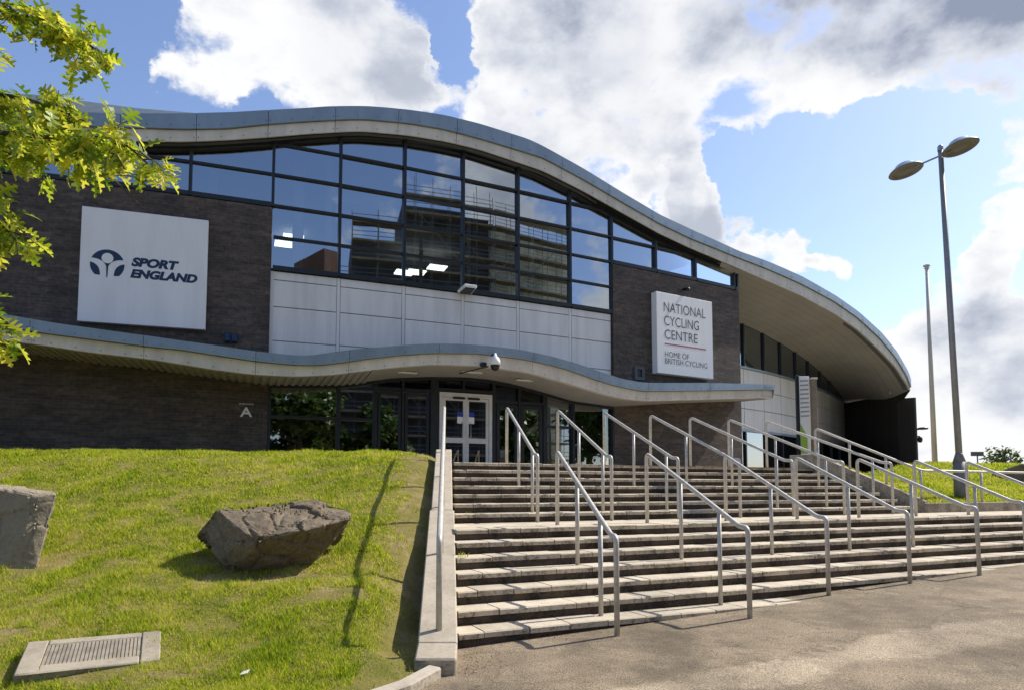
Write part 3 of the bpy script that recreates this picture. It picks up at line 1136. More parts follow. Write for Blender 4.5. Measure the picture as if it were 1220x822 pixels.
BARE = [(-2.7, 7.55, .95, .22), (-5.35, 7.85, .32, .5), (-3.42, 5.60, .52, .42), (-4.1, 5.3, .16, .3), (-2.62, 5.38, .28, .05), (-2.05, 4.95, .25, .06), (-4.6, 6.1, .4, .1), (-1.75, 6.95, .3, .2), (-1.1, 5.35, .12, .3)]


def samp_l():
    while True:
        y = 4.0 + 12 * random.random() ** 1.5
        x = -.795 * y * random.random() if random.random() < .8 else -y * random.uniform(.795, 1.35)
        return x, y


def samp_r():
    y = 14.2 + 14 * random.random() ** 1.3
    x = .42 * y + .42 * y * random.random()
    return x, y


blades('grass', in_lawn, lawn_z, 400000, samp_l, 1.0, bare)
blades('grass', lambda x, y: in_rlawn(x, y) and x < .82 * y, rlawn_z, 60000, samp_r, 1.15)


# ================================================================== the building
VR = thing('velodrome', (0, fy(0), PLAZA), 'large cycling arena with a wave shaped grey roof edge, dark brick and curved glass front', 'building')


def strip(mb, Xs, zb, zt, o0, o1):
    """solid following the facade between stations; front face at offset o0, back at o1"""
    f = lambda q, X: q(X) if callable(q) else q
    s = 0.0
    L = []
    for i, X in enumerate(Xs):
        if i:
            s += (fp(X) - fp(Xs[i - 1])).length
        L.append((X, s, f(zb, X), f(zt, X), f(o0, X), f(o1, X)))
    off = Xs[0] * 1.1
    for (Xa, sa, ba, ta, oa, pa), (Xb, sb, bb, tb, ob, pb) in zip(L, L[1:]):
        mb.face([fp(Xa, oa, ba), fp(Xb, ob, bb), fp(Xb, ob, tb), fp(Xa, oa, ta)], [(sa + off, ba), (sb + off, bb), (sb + off, tb), (sa + off, ta)])
        mb.face([fp(Xb, pb, bb), fp(Xa, pa, ba), fp(Xa, pa, ta), fp(Xb, pb, tb)], [(sb, bb), (sa, ba), (sa, ta), (sb, tb)])
        mb.face([fp(Xa, oa, ta), fp(Xb, ob, tb), fp(Xb, pb, tb), fp(Xa, pa, ta)], [(sa, 0), (sb, 0), (sb, .1), (sa, .1)])
        mb.face([fp(Xa, pa, ba), fp(Xb, pb, bb), fp(Xb, ob, bb), fp(Xa, oa, ba)], [(sa, 0), (sb, 0), (sb, .1), (sa, .1)])
    for q, sgn in ((L[0], 1), (L[-1], -1)):
        X, s_, b_, t_, o_, p_ = q
        P = [fp(X, p_, b_), fp(X, o_, b_), fp(X, o_, t_), fp(X, p_, t_)]
        U = [(0, b_), (o_ - p_, b_), (o_ - p_, t_), (0, t_)]
        if sgn < 0:
            P, U = P[::-1], U[::-1]
        mb.face(P, U)
    return mb


Z0 = 7.35
ROW = 0.857
ZT = [Z0 + ROW * k for k in range(5)]        # sill and transoms of the upper glazing
XL, XR, XE = -6.45, 3.33, 8.60               # ends of the cladding bay and of the right brick block

# brick: left and right blocks
strip(MB_ := MB(), lin(-22, XL, 22), 0.6, ZT[2] - .09, .10, -.25)
MB_.build('brick_wall', M['brick'], VR)
strip(MB_ := MB(), lin(XR, XE, 8), 0.6, ZT[2] - .09, .10, -.25)
MB_.build('brick_wall', M['brick'], VR)
# return wall at the right end of the brick block, running back to the recessed wall
mb = MB()
a, b = fp(XE, -.252), fp(XE, -7)
mb.prism([Vector((a.x, a.y, .6)), Vector((b.x, b.y, .6)), Vector((b.x, b.y, 9.6)), Vector((a.x, a.y, 9.6))], -ft(XE) * .3)
weld(mb.build('return_wall', M['brick'], VR))

# ---- upper glazing
MUL = [-22, -20, -18, -16, -14, -12.2, -10.25, -8.33, -6.44, -4.80, -3.12, -1.48, 0.18, 1.87, 3.34, 5.02, 6.68, 8.45, 8.60]
ug = thing('g', (0, 0, 0), '', '')
bpy.data.objects.remove(ug)


def glaze(parent, X0, X1, zb, zt, off, mat, name='pane'):
    """one flat pane between two mullions; zb/zt constants or curves"""
    f = lambda q, X: q(X) if callable(q) else q
    n = 6
    A, B = fp(X0, off), fp(X1, off)
    lo, hi = [], []
    for i in range(n + 1):
        t = i / n
        X = X0 + (X1 - X0) * t
        p = A.lerp(B, t)
        z0, z1 = f(zb, X), f(zt, X)
        if z1 - z0 < .02:
            z1 = z0
        lo.append(Vector((p.x, p.y, z0)))
        hi.append(Vector((p.x, p.y, z1)))
    if max(h.z - l.z for l, h in zip(lo, hi)) < .05:
        return None
    mb = MB()
    nrm = -fn((X0 + X1) / 2) * 0.012
    jit = random.uniform(-.004, .004)
    tl = random.uniform(-.004, .004)
    tv = fn((X0 + X1) / 2)
    zc = (lo[0].z + hi[0].z) / 2
    mv = lambda p: p + tv * (jit * ((p - A).length / max(.1, (B - A).length) - .5) + tl * (p.z - zc))
    for i in range(n):
        q = [lo[i], lo[i + 1], hi[i + 1], hi[i]]
        if (q[2] - q[1]).length < 1e-4 and (q[3] - q[0]).length < 1e-4:
            continue
        if (q[2] - q[1]).length < 1e-4:
            q = [q[0], q[1], q[3]]
        elif (q[3] - q[0]).length < 1e-4:
            q = [q[0], q[1], q[2]]
        mb.face([mv(p) for p in q])
    o = mb.build(name, mat, parent)
    weld(o)
    return o


def bar(mb, p, q, w, d, nrm):
    """straight frame member from p to q; w across the face, d deep along the normal"""
    p, q = Vector(p), Vector(q)
    t = (q - p).normalized()
    s = t.cross(nrm).normalized() * (w / 2)
    n = nrm * (d / 2)
    mb.prism([p - s - n, p + s - n, p + s + n, p - s + n], q - p)
    return mb


for i, X in enumerate(MUL):
    zb = (ZT[2] if X <= XL + .02 or X >= XR + .05 else Z0) - .04
    zt = RG_(min(X, 8.55)) + .12
    mb = MB()
    bar(mb, fp(X, 0, zb), fp(X, 0, zt), .075 if X != 8.45 else .05, .16, fn(X))
    weld(mb.build('mullion', M['frame'], VR))
for (a, b) in zip(MUL, MUL[1:]):
    in_big = a >= XL - .02 and b <= XR + .05
    k0 = 0 if in_big else 2
    zs = ZT[k0:] + [99]
    for z0, z1 in zip(zs, zs[1:]):
        glaze(VR, a, b, z0, (lambda X, z1=z1: min(z1, RG_(X) + .05)), -.02, M['glass'])
    for k, z in enumerate(ZT[k0:]):
        # transom only where it lies below the curved head
        ta, tb = 0.0, 1.0
        n = 40
        ok = [RG_(a + (b - a) * i / n) > z - .02 for i in range(n + 1)]
        if not any(ok):
            continue
        i0, i1 = ok.index(True), n - ok[::-1].index(True)
        if i1 - i0 < 2:
            continue
        A, B = fp(a, .0, z), fp(b, .0, z)
        d_ = (B - A)
        pa, pb = A + d_ * (i0 / n), A + d_ * (i1 / n)
        mb = MB()
        if k == 0:
            bar(mb, pa + d_.normalized() * .04, pb - d_.normalized() * .04, .12, .19, fn((a + b) / 2))
        else:
            bar(mb, pa + d_.normalized() * .04, pb - d_.normalized() * .04, .055, .13, fn((a + b) / 2))
        weld(mb.build('transom' if k else 'sill', M['frame'], VR))
# curved head of the glazing
strip(MB_ := MB(), lin(-22, 8.6, 120), lambda X: RG_(X) + .0, lambda X: RG_(X) + .3, .06, -.10)
MB_.build('glazing_head', M['frame'], VR)

# ---- white cladding between the brick blocks
CM_X = [XL + .02, -4.80, -3.12, -1.48, 0.18, 1.87, XR - .0]
strip(MB_ := MB(), lin(XL, XR, 24), 4.81, Z0 - .06, -.02, -.2)
MB_.build('cladding_backing', M['joint'], VR)
CROWS = [4.81, 5.40, 6.315, 7.04, Z0 - .075]
for a, b in zip(CM_X, CM_X[1:]):
    for z0, z1 in zip(CROWS, CROWS[1:]):
        mb = MB()
        A, B = fp(a, .02), fp(b, .02)
        d_ = (B - A).normalized()
        A, B = A + d_ * .055, B - d_ * .055
        jj = random.uniform(-.003, .003)
        nn = fn((a + b) / 2)
        q = [Vector((A.x, A.y, z0 + .011)), Vector((B.x, B.y, z0 + .011)), Vector((B.x, B.y, z1 - .011)), Vector((A.x, A.y, z1 - .011))]
        mb.prism([p + nn * jj for p in q], -nn * .04)
        weld(mb.build('cladding_panel', M['clad'], VR), .004)
for X in CM_X[:-1]:
    mb = MB()
    bar(mb, fp(X + (.0 if X != CM_X[0] else .02), .0, 4.82), fp(X + (.0 if X != CM_X[0] else .02), .0, Z0 - .08), .085, .03, fn(X))
    weld(mb.build('cover_strip', M['clad'], VR))

# ---- roof edge: grey fascia over beige fascia, in lengths
JX = [-22, -20.2, -18.4, -16.6, -14.8, -13.0, -11.4, -9.8, -8.2, -6.6, -5.0, -3.4, -1.8, -.2, 1.4, 3.0, 4.6, 6.2, 7.8, 9.4, 11.0, 12.6, 14.1, 15.5, 16.7, 17.7, 18.6, 19.38]
for a, b in zip(JX, JX[1:]):
    Xs = lin(a + .006, b - .006, 8)
    strip(MB_ := MB(), Xs, lambda X: RM_(X), lambda X: RT_(X), lambda X: .44, .24)
    weld(MB_.build('grey_fascia', M['fascia'], VR))
    strip(MB_ := MB(), Xs, lambda X: RB_(X), lambda X: RM_(X) - .012, lambda X: .37, .32)
    weld(MB_.build('beige_fascia', M['beige'], VR))
    # fixings: a row of small dark rivets under the joint line
    mb = MB()
    for X in lin(a + .05, b - .05, 3):
        for off, z in ((.445, RM_(X) + .09), (.375, RB_(X) + .09)):
            c = fp(X, off, z)
            mb.box(c, (.022, .012, .022), (ft(X), fn(X), Vector((0, 0, 1))))
    mb.build('rivet_row', M['joint'], VR)
# backing behind the fascia joints
strip(MB_ := MB(), lin(-22, 19.36, 150), lambda X: RB_(X) + .02, lambda X: RT_(X) - .02, .235, .06)
MB_.build('fascia_backing', M['joint'], VR)
# black soffit between fascia and glazing head
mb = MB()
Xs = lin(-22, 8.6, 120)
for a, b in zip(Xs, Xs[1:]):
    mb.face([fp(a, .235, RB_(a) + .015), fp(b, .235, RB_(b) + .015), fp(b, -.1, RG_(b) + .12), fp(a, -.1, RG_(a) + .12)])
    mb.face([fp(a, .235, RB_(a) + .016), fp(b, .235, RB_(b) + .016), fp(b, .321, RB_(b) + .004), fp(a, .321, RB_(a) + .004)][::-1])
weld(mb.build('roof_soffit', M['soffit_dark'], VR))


# roof sheet running back from the edge
def roof_rise(X):
    return float(np.interp(X, [-22, -12.5, -8.3, -6.6], [1.75, 1.68, 1.24, .55]))


# ---- interior seen through the glass
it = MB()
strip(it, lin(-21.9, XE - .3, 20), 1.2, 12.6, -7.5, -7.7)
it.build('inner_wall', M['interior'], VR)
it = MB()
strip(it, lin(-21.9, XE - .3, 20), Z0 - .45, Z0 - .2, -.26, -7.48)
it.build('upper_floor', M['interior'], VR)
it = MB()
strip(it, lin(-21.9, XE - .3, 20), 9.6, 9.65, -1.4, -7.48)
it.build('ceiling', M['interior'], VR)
for X, r_ in ((-7.9, .13), (-5.75, .16), (-4.95, .10), (-2.35, .06), (-.9, .06), (1.2, .06), (3.9, .12), (-9.2, .05)):
    mb = MB()
    c = fp(X, -1.1)
    mb.tube([(c.x, c.y, Z0 - .2), (c.x, c.y, RG_(X) - .1)], r_, 10)
    mb.build('column', M['white'], VR, True)
for (x, y, z) in ((-7.35, 21.6, 9.35), (-6.95, 21.2, 9.42), (-3.35, 23.4, 9.0), (-2.6, 23.2, 9.1), (-3.7, 23.0, 8.86)):
    mb = MB()
    mb.box((x, y, z), (.62, .5, .04), (Vector((.93, .37, 0)), Vector((-.37, .93, 0)), Vector((0, 0, 1))))
    mb.build('ceiling_light', M['lamp'], VR)

# ---- entrance canopy: a wave shaped slab projecting 1.7 m
JC = [-22, -19.8, -17.6, -15.4, -13.2, -11.0, -8.95, -6.75, -4.75, -2.65, -.15, 1.78, 3.40, 5.66, 7.95, 8.42]
cn = MB()
Xs = lin(-22, 8.42, 150)
for a, b in zip(Xs, Xs[1:]):
    cn.face([fp(a, 1.70, ET_(a)), fp(b, 1.70, ET_(b)), fp(b, .102, ET_(b) + .12), fp(a, .102, ET_(a) + .12)])
cn.build('canopy_roof', M['roof'], VR)
mb = MB()
for a, b in zip(Xs, Xs[1:]):
    for (o0, o1) in ((1.60, .12),):
        mb.face([fp(a, o1, CW_(a)), fp(b, o1, CW_(b)), fp(b, o0, EB_(b) + .012), fp(a, o0, EB_(a) + .012)])
weld(mb.build('canopy_soffit', M['soffit'], VR))
# profiled soffit boards at the left
k = 0
X = -14.0
rb = MB()
while X < -4.1:
    mb = MB()
    w = .085
    A0, A1, B1, B0 = fp(X, .12, CW_(X) - .028), fp(X + w, .12, CW_(X + w) - .028), fp(X + w, 1.60, EB_(X + w) - .012), fp(X, 1.60, EB_(X) - .012)
    mb.prism([A0, A1, B1, B0], (0, 0, .035))
    weld(mb.build('soffit_board', M['soffit'], VR))
    X += .172
for a, b in zip(JC, JC[1:]):
    Xs2 = lin(a + .005, b - .005, 10)
    strip(MB_ := MB(), Xs2, lambda X: EM_(X), lambda X: ET_(X), 1.74, 1.5)
    weld(MB_.build('canopy_grey_fascia', M['fascia'], VR))
    strip(MB_ := MB(), Xs2, lambda X: EB_(X), lambda X: EM_(X) - .01, 1.63, 1.45)
    weld(MB_.build('canopy_beige_fascia', M['beige'], VR))
    mb = MB()
    for X in [a + .05] + lin(a + .35, b - .35, 3) + [b - .05]:
        for off, z in ((1.745, EM_(X) + .07), (1.635, EB_(X) + .07)):
            mb.box(fp(X, off, z), (.02, .012, .02), (ft(X), fn(X), Vector((0, 0, 1))))
    mb.build('rivet_row', M['joint'], VR)
strip(MB_ := MB(), lin(-22, 8.41, 120), lambda X: EB_(X) + .015, lambda X: ET_(X) - .015, 1.5, 1.3)
MB_.build('canopy_backing', M['joint'], VR)
mb = MB()
X = 8.425
q = [fp(X, 1.74, ET_(X)), fp(X, 1.70, EM_(X)), fp(X, 1.62, EB_(X)), fp(X, .12, CW_(X) - .02), fp(X, .12, ET_(X) + .10)]
mb.prism(q, ft(X) * .02)
weld(mb.build('canopy_end_cap', M['fascia'], VR))
for X in (-3.25, -1.51, .04):
    mb = MB()
    z = CW_(X) + (EB_(X) - CW_(X)) * .5 - .012
    mb.box(fp(X, .85, z), (.62, .13, .03), (ft(X), fn(X), Vector((0, 0, 1))))
    weld(mb.build('soffit_light', M['white'], VR))

# ---- entrance level glazing
GM = [(-6.41, .08), (-4.756, .10), (-3.83, .10), (-3.12, .07), (-2.27, .24), (-.575, .10), (.19, .07), (1.0, .15), (1.93, .07), (3.31, .07)]
for X, w in GM:
    mb = MB()
    bar(mb, fp(X, .02, 1.6), fp(X, .02, CW_(X) + .02), w, .16, fn(X))
    weld(mb.build('mullion', M['frame'], VR))
# head following the canopy
strip(MB_ := MB(), lin(-6.45, 3.33, 60), lambda X: CW_(X) - .09, lambda X: CW_(X) + .05, .09, -.06)
MB_.build('glazing_head', M['frame'], VR)
strip(MB_ := MB(), lin(-6.45, 3.33, 24), 1.5, 2.02, .08, -.06)
MB_.build('base_rail', M['frame'], VR)
for (a, b), zs in {(-6.41, -4.756): [2.0, 3.386, 9], (-4.756, -3.83): [2.0, 3.386, 9], (-3.83, -3.12): [2.0, 4.28, 9], (-3.12, -2.27): [2.0, 4.28, 9],
                   (-2.27, -.575): [4.30, 9], (-.575, .19): [2.0, 4.10, 9], (.19, 1.0): [2.0, 4.10, 9], (1.0, 1.93): [2.0, 3.42, 9], (1.93, 3.31): [2.0, 9]}.items():
    for z0, z1 in zip(zs, zs[1:]):
        glaze(VR, a, b, z0, (lambda X, z1=z1: min(z1, CW_(X) - .05)), -.02, M['glass_dark'] if z0 > 4 else M['glass_low'])
    for z in zs[1:-1]:
        mb = MB()
        A, B = fp(a, .02, z), fp(b, .02, z)
        d_ = (B - A).normalized()
        bar(mb, A + d_ * .05, B - d_ * .05, .07 if z < 4 else .10, .13, fn((a + b) / 2))
        weld(mb.build('transom', M['frame'], VR))
mb = MB()
A, B = fp(-2.27, .02, 4.36), fp(-.575, .02, 4.36)
bar(mb, A, B, .09, .15, fn(-1.4))
weld(mb.build('transom', M['frame'], VR))
mb = MB()
bar(mb, fp(-1.45, .02, 4.40), fp(-1.45, .02, CW_(-1.45)), .06, .13, fn(-1.4))
weld(mb.build('mullion', M['frame'], VR))


# framed dark doors either side of the white ones
def leaf(X0, X1, z0, z1, fw, mat, gmat, mid=None, bot=None, name='door', off=.05, closer=False):
    nn = fn((X0 + X1) / 2)
    A, B = fp(X0, off), fp(X1, off)
    d_ = (B - A).normalized()
    mb = MB()
    V = lambda p, z: Vector((p.x, p.y, z))
    bar(mb, V(A + d_ * fw / 2, z0), V(A + d_ * fw / 2, z1), fw, .07, nn)
    bar(mb, V(B - d_ * fw / 2, z0), V(B - d_ * fw / 2, z1), fw, .07, nn)
    for z, h in ((z0 + .07, .14), (z1 - fw / 2, fw)) + (((mid, .15),) if mid else ()):
        bar(mb, V(A + d_ * (fw + .001), z), V(B - d_ * (fw + .001), z), h, .066, nn)
    o = mb.build(name, mat, VR)
    weld(o)
    mb = MB()
    mb.face([V(A + d_ * fw, z0 + .1), V(B - d_ * fw, z0 + .1), V(B - d_ * fw, z1 - fw), V(A + d_ * fw, z1 - fw)])
    g = mb.build('door_pane', gmat)
    g.parent = o
    return o, A, B, d_, nn


leaf(-3.76, -3.17, PLAZA, 4.2, .07, M['frame'], M['glass_low'])
leaf(-3.06, -2.42, PLAZA, 4.2, .07, M['frame'], M['glass_low'])
leaf(-.50, .145, PLAZA, 4.03, .11, M['frame'], M['glass_low'], bot=1)
leaf(.24, .91, PLAZA, 4.03, .11, M['frame'], M['glass_low'])
# white framed double door
mb = MB()
dX0, dX1 = -2.144, -.646
A, B = fp(dX0, .06), fp(dX1, .06)
d_ = (B - A).normalized()
nn = fn(-1.4)
V = lambda p, z: Vector((p.x, p.y, z))
bar(mb, V(A + d_ * .05, 1.8), V(A + d_ * .05, 4.283), .10, .13, nn)
bar(mb, V(B - d_ * .05, 1.8), V(B - d_ * .05, 4.283), .10, .13, nn)
bar(mb, V(A + d_ * .101, 4.215), V(B - d_ * .101, 4.215), .136, .12, nn)
weld(mb.build('door_frame', M['alu'], VR))
tot = (B - A).length
for s in (0, 1):
    p0 = dX0 + (dX1 - dX0) * ((.105 / tot) if s == 0 else .502)
    p1 = dX0 + (dX1 - dX0) * (.498 if s == 0 else 1 - .105 / tot)
    dl, a_, b_, dd, n_ = leaf(p0, p1, PLAZA, 4.14, .085, M['alu'], M['glass_low'], mid=2.886, name='door', off=.07)
    base = root_of(dl)
    rp = fp((p0 + p1) / 2, .07)
    hx = b_ - dd * .13 if s == 0 else a_ + dd * .13
    mb = MB()
    hp = hx + n_ * .085
    mb.tube([V(hx + n_ * .03, 2.98), V(hp, 2.98), V(hp, 3.42), V(hx + n_ * .03, 3.42)], .014, 8)
    h = mb.build('handle', M['steel'], None, True)
    h.parent = dl
    mb = MB()
    mc = b_ - dd * .17 if s == 0 else a_ + dd * .17
    mb.box(V(mc + n_ * .01, 3.49), (.19, .006, .2), (dd, n_, Vector((0, 0, 1))))
    st = mb.build('notice', M['white'], None)
    st.parent = dl
    mb = MB()
    mb.box(V(mc + n_ * .012, 3.66), (.19, .006, .15), (dd, n_, Vector((0, 0, 1))))
    st = mb.build('notice', M['blue'], None)
    st.parent = dl
    mb = MB()
    mb.box(V((a_ + b_) / 2 + dd * (.13 if s == 0 else -.13) + n_ * .06, 4.13), (.36, .05, .06), (dd, n_, Vector((0, 0, 1))))
    st = mb.build('door_closer', M['black'], None)
    st.parent = dl


# ================================================================== recess at the right under the roof
def ry(X):
    return REC[0] * X * X + REC[1] * X + REC[2]


def rn(X):
    s = 2 * REC[0] * X + REC[1]
    return Vector((s, -1, 0)).normalized()


def rp_(X, off, z):
    n = rn(X)
    return Vector((X + n.x * off, ry(X) + n.y * off, z))


RTOP = curve(REC_TOP, [(7.5, 8.95), (8.6, 8.83)], smooth=.5)
RX = [7.6, 8.7] + REC_X
RX[2] = 9.6
RX.append(21.5)
# backing wall
mb = MB()
for a, b in zip(lin(7.6, 21.5, 30), lin(7.6, 21.5, 30)[1:]):
    mb.face([rp_(a, -.06, .6), rp_(b, -.06, .6), rp_(b, -.06, RTOP(b) + .1), rp_(a, -.06, RTOP(a) + .1)])
mb.build('recess_backing', M['joint'], VR)
for a, b in zip(RX, RX[1:]):
    d_ = (rp_(b, 0, 0) - rp_(a, 0, 0)).normalized()
    nn = rn((a + b) / 2)
    for z0, z1 in ((4.05, 4.96), (4.96, 5.84), (5.84, 6.72)):
        A, B = rp_(a, 0, 0) + d_ * .02, rp_(b, 0, 0) - d_ * .02
        mb = MB()
        mb.prism([V(A, z0 + .014), V(B, z0 + .014), V(B, z1 - .014), V(A, z1 - .014)], -nn * .05)
        weld(mb.build('cladding_panel', M['clad'], VR))
    for zb, zt, gm in ((6.80, None, 'glass'), (2.3, 3.95, 'glass')):
        mb = MB()
        A, B = rp_(a, -.01, 0), rp_(b, -.01, 0)
        mb.face([V(A, zb), V(B, zb), V(B, zt or RTOP(b)), V(A, zt or RTOP(a))])
        mb.build('pane', M[gm], VR)
    for zz, h_ in ((6.76, .09), (4.0, .10)):
        weld(bar(MB(), rp_(a, .0, zz), rp_(b, .0, zz), h_, .14, nn).build('transom', M['fascia'], VR))
    for za, zb in ((6.81, RTOP(a)), (2.2, 3.94)):
        weld(bar(MB(), rp_(a, .0, za), rp_(a, .0, zb), .10, .13, nn).build('mullion', M['frame'], VR))
mb = MB()
for a, b in zip(lin(7.6, 21.5, 20), lin(7.6, 21.5, 20)[1:]):
    mb.face([rp_(a, .06, .6), rp_(b, .06, .6), rp_(b, .06, 2.3), rp_(a, .06, 2.3)])
    mb.face([rp_(a, .06, 2.3), rp_(b, .06, 2.3), rp_(b, -.05, 2.3), rp_(a, -.05, 2.3)])
mb.build('plinth', M['blackwall'], VR)
# dark inside of the recess windows
mb = MB()
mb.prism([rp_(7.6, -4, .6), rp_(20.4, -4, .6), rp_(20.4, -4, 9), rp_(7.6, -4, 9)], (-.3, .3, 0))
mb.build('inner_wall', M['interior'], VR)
# big soffit: boards between the roof edge and the recessed wall
NS = 40
rows = 9
mapX = [(8.0, 8.0), (9.6, 9.9), (13.45, 14.3), (16.6, 17.6), (19.1, 20.2), (19.38, 21.0)]
mx_ = lambda X: float(np.interp(X, [q[0] for q in mapX], [q[1] for q in mapX]))
for r_ in range(rows):
    t0, t1 = r_ / rows, (r_ + 1) / rows - .0018
    mb = MB()
    Xs = lin(7.6, 19.38, NS)
    for a, b in zip(Xs, Xs[1:]):
        q = []
        for X, t in ((a, t0), (b, t0), (b, t1), (a, t1)):
            e0 = fp(X, .32, RB_(X) + .02)
            w_ = rp_(mx_(X), .0, RTOP(mx_(X)))
            c = e0.lerp(w_, t)
            c.z -= .22 * math.sin(math.pi * min(1, t * 1.6)) * sm(X, 15, 19.38)
            q.append(c)
        mb.face(q)
    weld(mb.build('soffit_board', M['soffit_big'], VR, False))
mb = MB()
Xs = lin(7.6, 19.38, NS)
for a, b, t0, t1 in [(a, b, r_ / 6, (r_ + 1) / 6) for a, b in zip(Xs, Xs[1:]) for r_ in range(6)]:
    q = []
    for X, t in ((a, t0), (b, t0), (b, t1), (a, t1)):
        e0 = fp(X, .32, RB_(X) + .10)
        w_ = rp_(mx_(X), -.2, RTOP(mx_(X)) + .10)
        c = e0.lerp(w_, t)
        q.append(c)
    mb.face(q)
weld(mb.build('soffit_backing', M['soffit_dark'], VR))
# roof sheet: over the building, then narrowing over the recess
mb = MB()
for a, b in zip(lin(-22, 9, 84), lin(-22, 9, 84)[1:]):
    P = [[fp(X, .40, RT_(X)), fp(X, -1.9, RT_(X) + roof_rise(X)), fp(X, -24, RT_(X) + roof_rise(X) + .2)] for X in (a, b)]
    for j in (0, 1):
        mb.face([P[0][j], P[1][j], P[1][j + 1], P[0][j + 1]])
for a, b in zip(lin(9, 19.38, 30), lin(9, 19.38, 30)[1:]):
    P = []
    for X in (a, b):
        e0, w_ = fp(X, .32, RB_(X) + .02), rp_(mx_(X), .0, RTOP(mx_(X)))
        q = [fp(X, .40, RT_(X))]
        for t, up_ in ((.10, None), (.45, .45), (1.0, .45), (2.6, .8)):
            c = e0.lerp(w_, t)
            c.z = RT_(X) + .03 if up_ is None else max(c.z, RB_(X)) + up_
            q.append(c)
        P.append(q)
    for j in range(4):
        mb.face([P[0][j], P[1][j], P[1][j + 1], P[0][j + 1]])
weld(mb.build('roof', M['roof'], VR))
# black wing wall that closes the recess
w0, w1, w2 = Vector((20.72, 43.6, 0)), Vector((19.94, 35.1, 0)), Vector((20.02, 33.75, 0))
# dark closing strip under the outer end of the soffit, on top of the wing wall
mb = MB()
E0, W_ = fp(19.38, .32, RB_(19.38) + .02), rp_(mx_(19.38), .0, RTOP(mx_(19.38)))
ln_ = []
for i in range(13):
    t = i / 12
    c = E0.lerp(W_, t)
    c.z -= .22 * math.sin(math.pi * min(1, t * 1.6))
    ln_.append(c)
for a, b in zip(ln_, ln_[1:]):
    o_ = Vector((.02, 0, 0))
    mb.prism([a + o_ - Vector((0, 0, .02 if a is ln_[0] else .30)), b + o_ - Vector((0, 0, .30)), b + o_ + Vector((0, 0, .40)), a + o_ + Vector((0, 0, .15))], (.05, .01, 0))
weld(mb.build('soffit_end_strip', M['blackwall'], VR))
NP = 10
for i in range(NP):
    a, b = w0.lerp(w1, i / NP), w0.lerp(w1, (i + 1) / NP)
    g_ = (w1 - w0).normalized() * .012
    ta, tb = 6.86 + (6.17 - 6.86) * i / NP, 6.86 + (6.17 - 6.86) * (i + 1) / NP
    mb = MB()
    mb.prism([V(a + g_, .6), V(b - g_, .6), V(b - g_, tb), V(a + g_, ta)], (.08, .007, 0))
    weld(mb.build('wing_wall_panel', M['blackwall'], VR), .004)
mb = MB()
mb.prism([V(w0, .6) + Vector((.03, 0, 0)), V(w1, .6) + Vector((.03, 0, 0)), V(w1, 6.14) + Vector((.03, 0, 0)), V(w0, 6.83) + Vector((.03, 0, 0))], (.12, .01, 0))
weld(mb.build('wing_wall', M['soffit_dark'], VR))
mb = MB()
mb.prism([V(w1, .6) + Vector((.0, -.012, 0)), V(w2, .6), V(w2, 6.0), V(w1, 6.12) + Vector((0, -.012, 0))], (.10, .01, 0))
weld(mb.build('wing_wall_end', M['endwall'], VR), .004)
# plain rear of the building so that it closes
mb = MB()
for a, b in zip(lin(-22, 19, 10), lin(-22, 19, 10)[1:]):
    mb.face([fp(a, -24, .6), fp(b, -24, .6), fp(b, -24, 9.6), fp(a, -24, 9.6)])
mb.face([fp(-22, -.2, .6), fp(-22, -24, .6), fp(-22, -24, 10), fp(-22, -.2, 10)])
mb.build('rear_wall', M['blackwall'], VR)


# ================================================================== handrails
def fillet(pts, r, n=4):
    pts = [Vector(p) for p in pts]
    out = [pts[0]]
    for a, b, c in zip(pts, pts[1:], pts[2:]):
        u, w = (a - b), (c - b)
        d = min(r, u.length * .45, w.length * .45)
        p, q = b + u.normalized() * d, b + w.normalized() * d
        for i in range(n + 1):
            t = i / n
            out.append(p * (1 - t) ** 2 + b * 2 * t * (1 - t) + q * t * t)
    out.append(pts[-1])
    return out


RAD = .028


def handrail(label, group, path, posts, base):
    """path: centre line of the tube incl. its bent-down ends; posts: (foot, top) pairs between"""
    t = thing('handrail', base, label, 'handrail', group)
    mb = MB()
    mb.tube(fillet(path, .10), RAD, 12)
    mb.build('rail', M['steel'], t, True)
    for f_, u in posts:
        mb = MB()
        mb.tube([f_, Vector(u) - Vector((0, 0, .012))], RAD * .92, 10)
        mb.build('post', M['steel'], t, True)
    return t


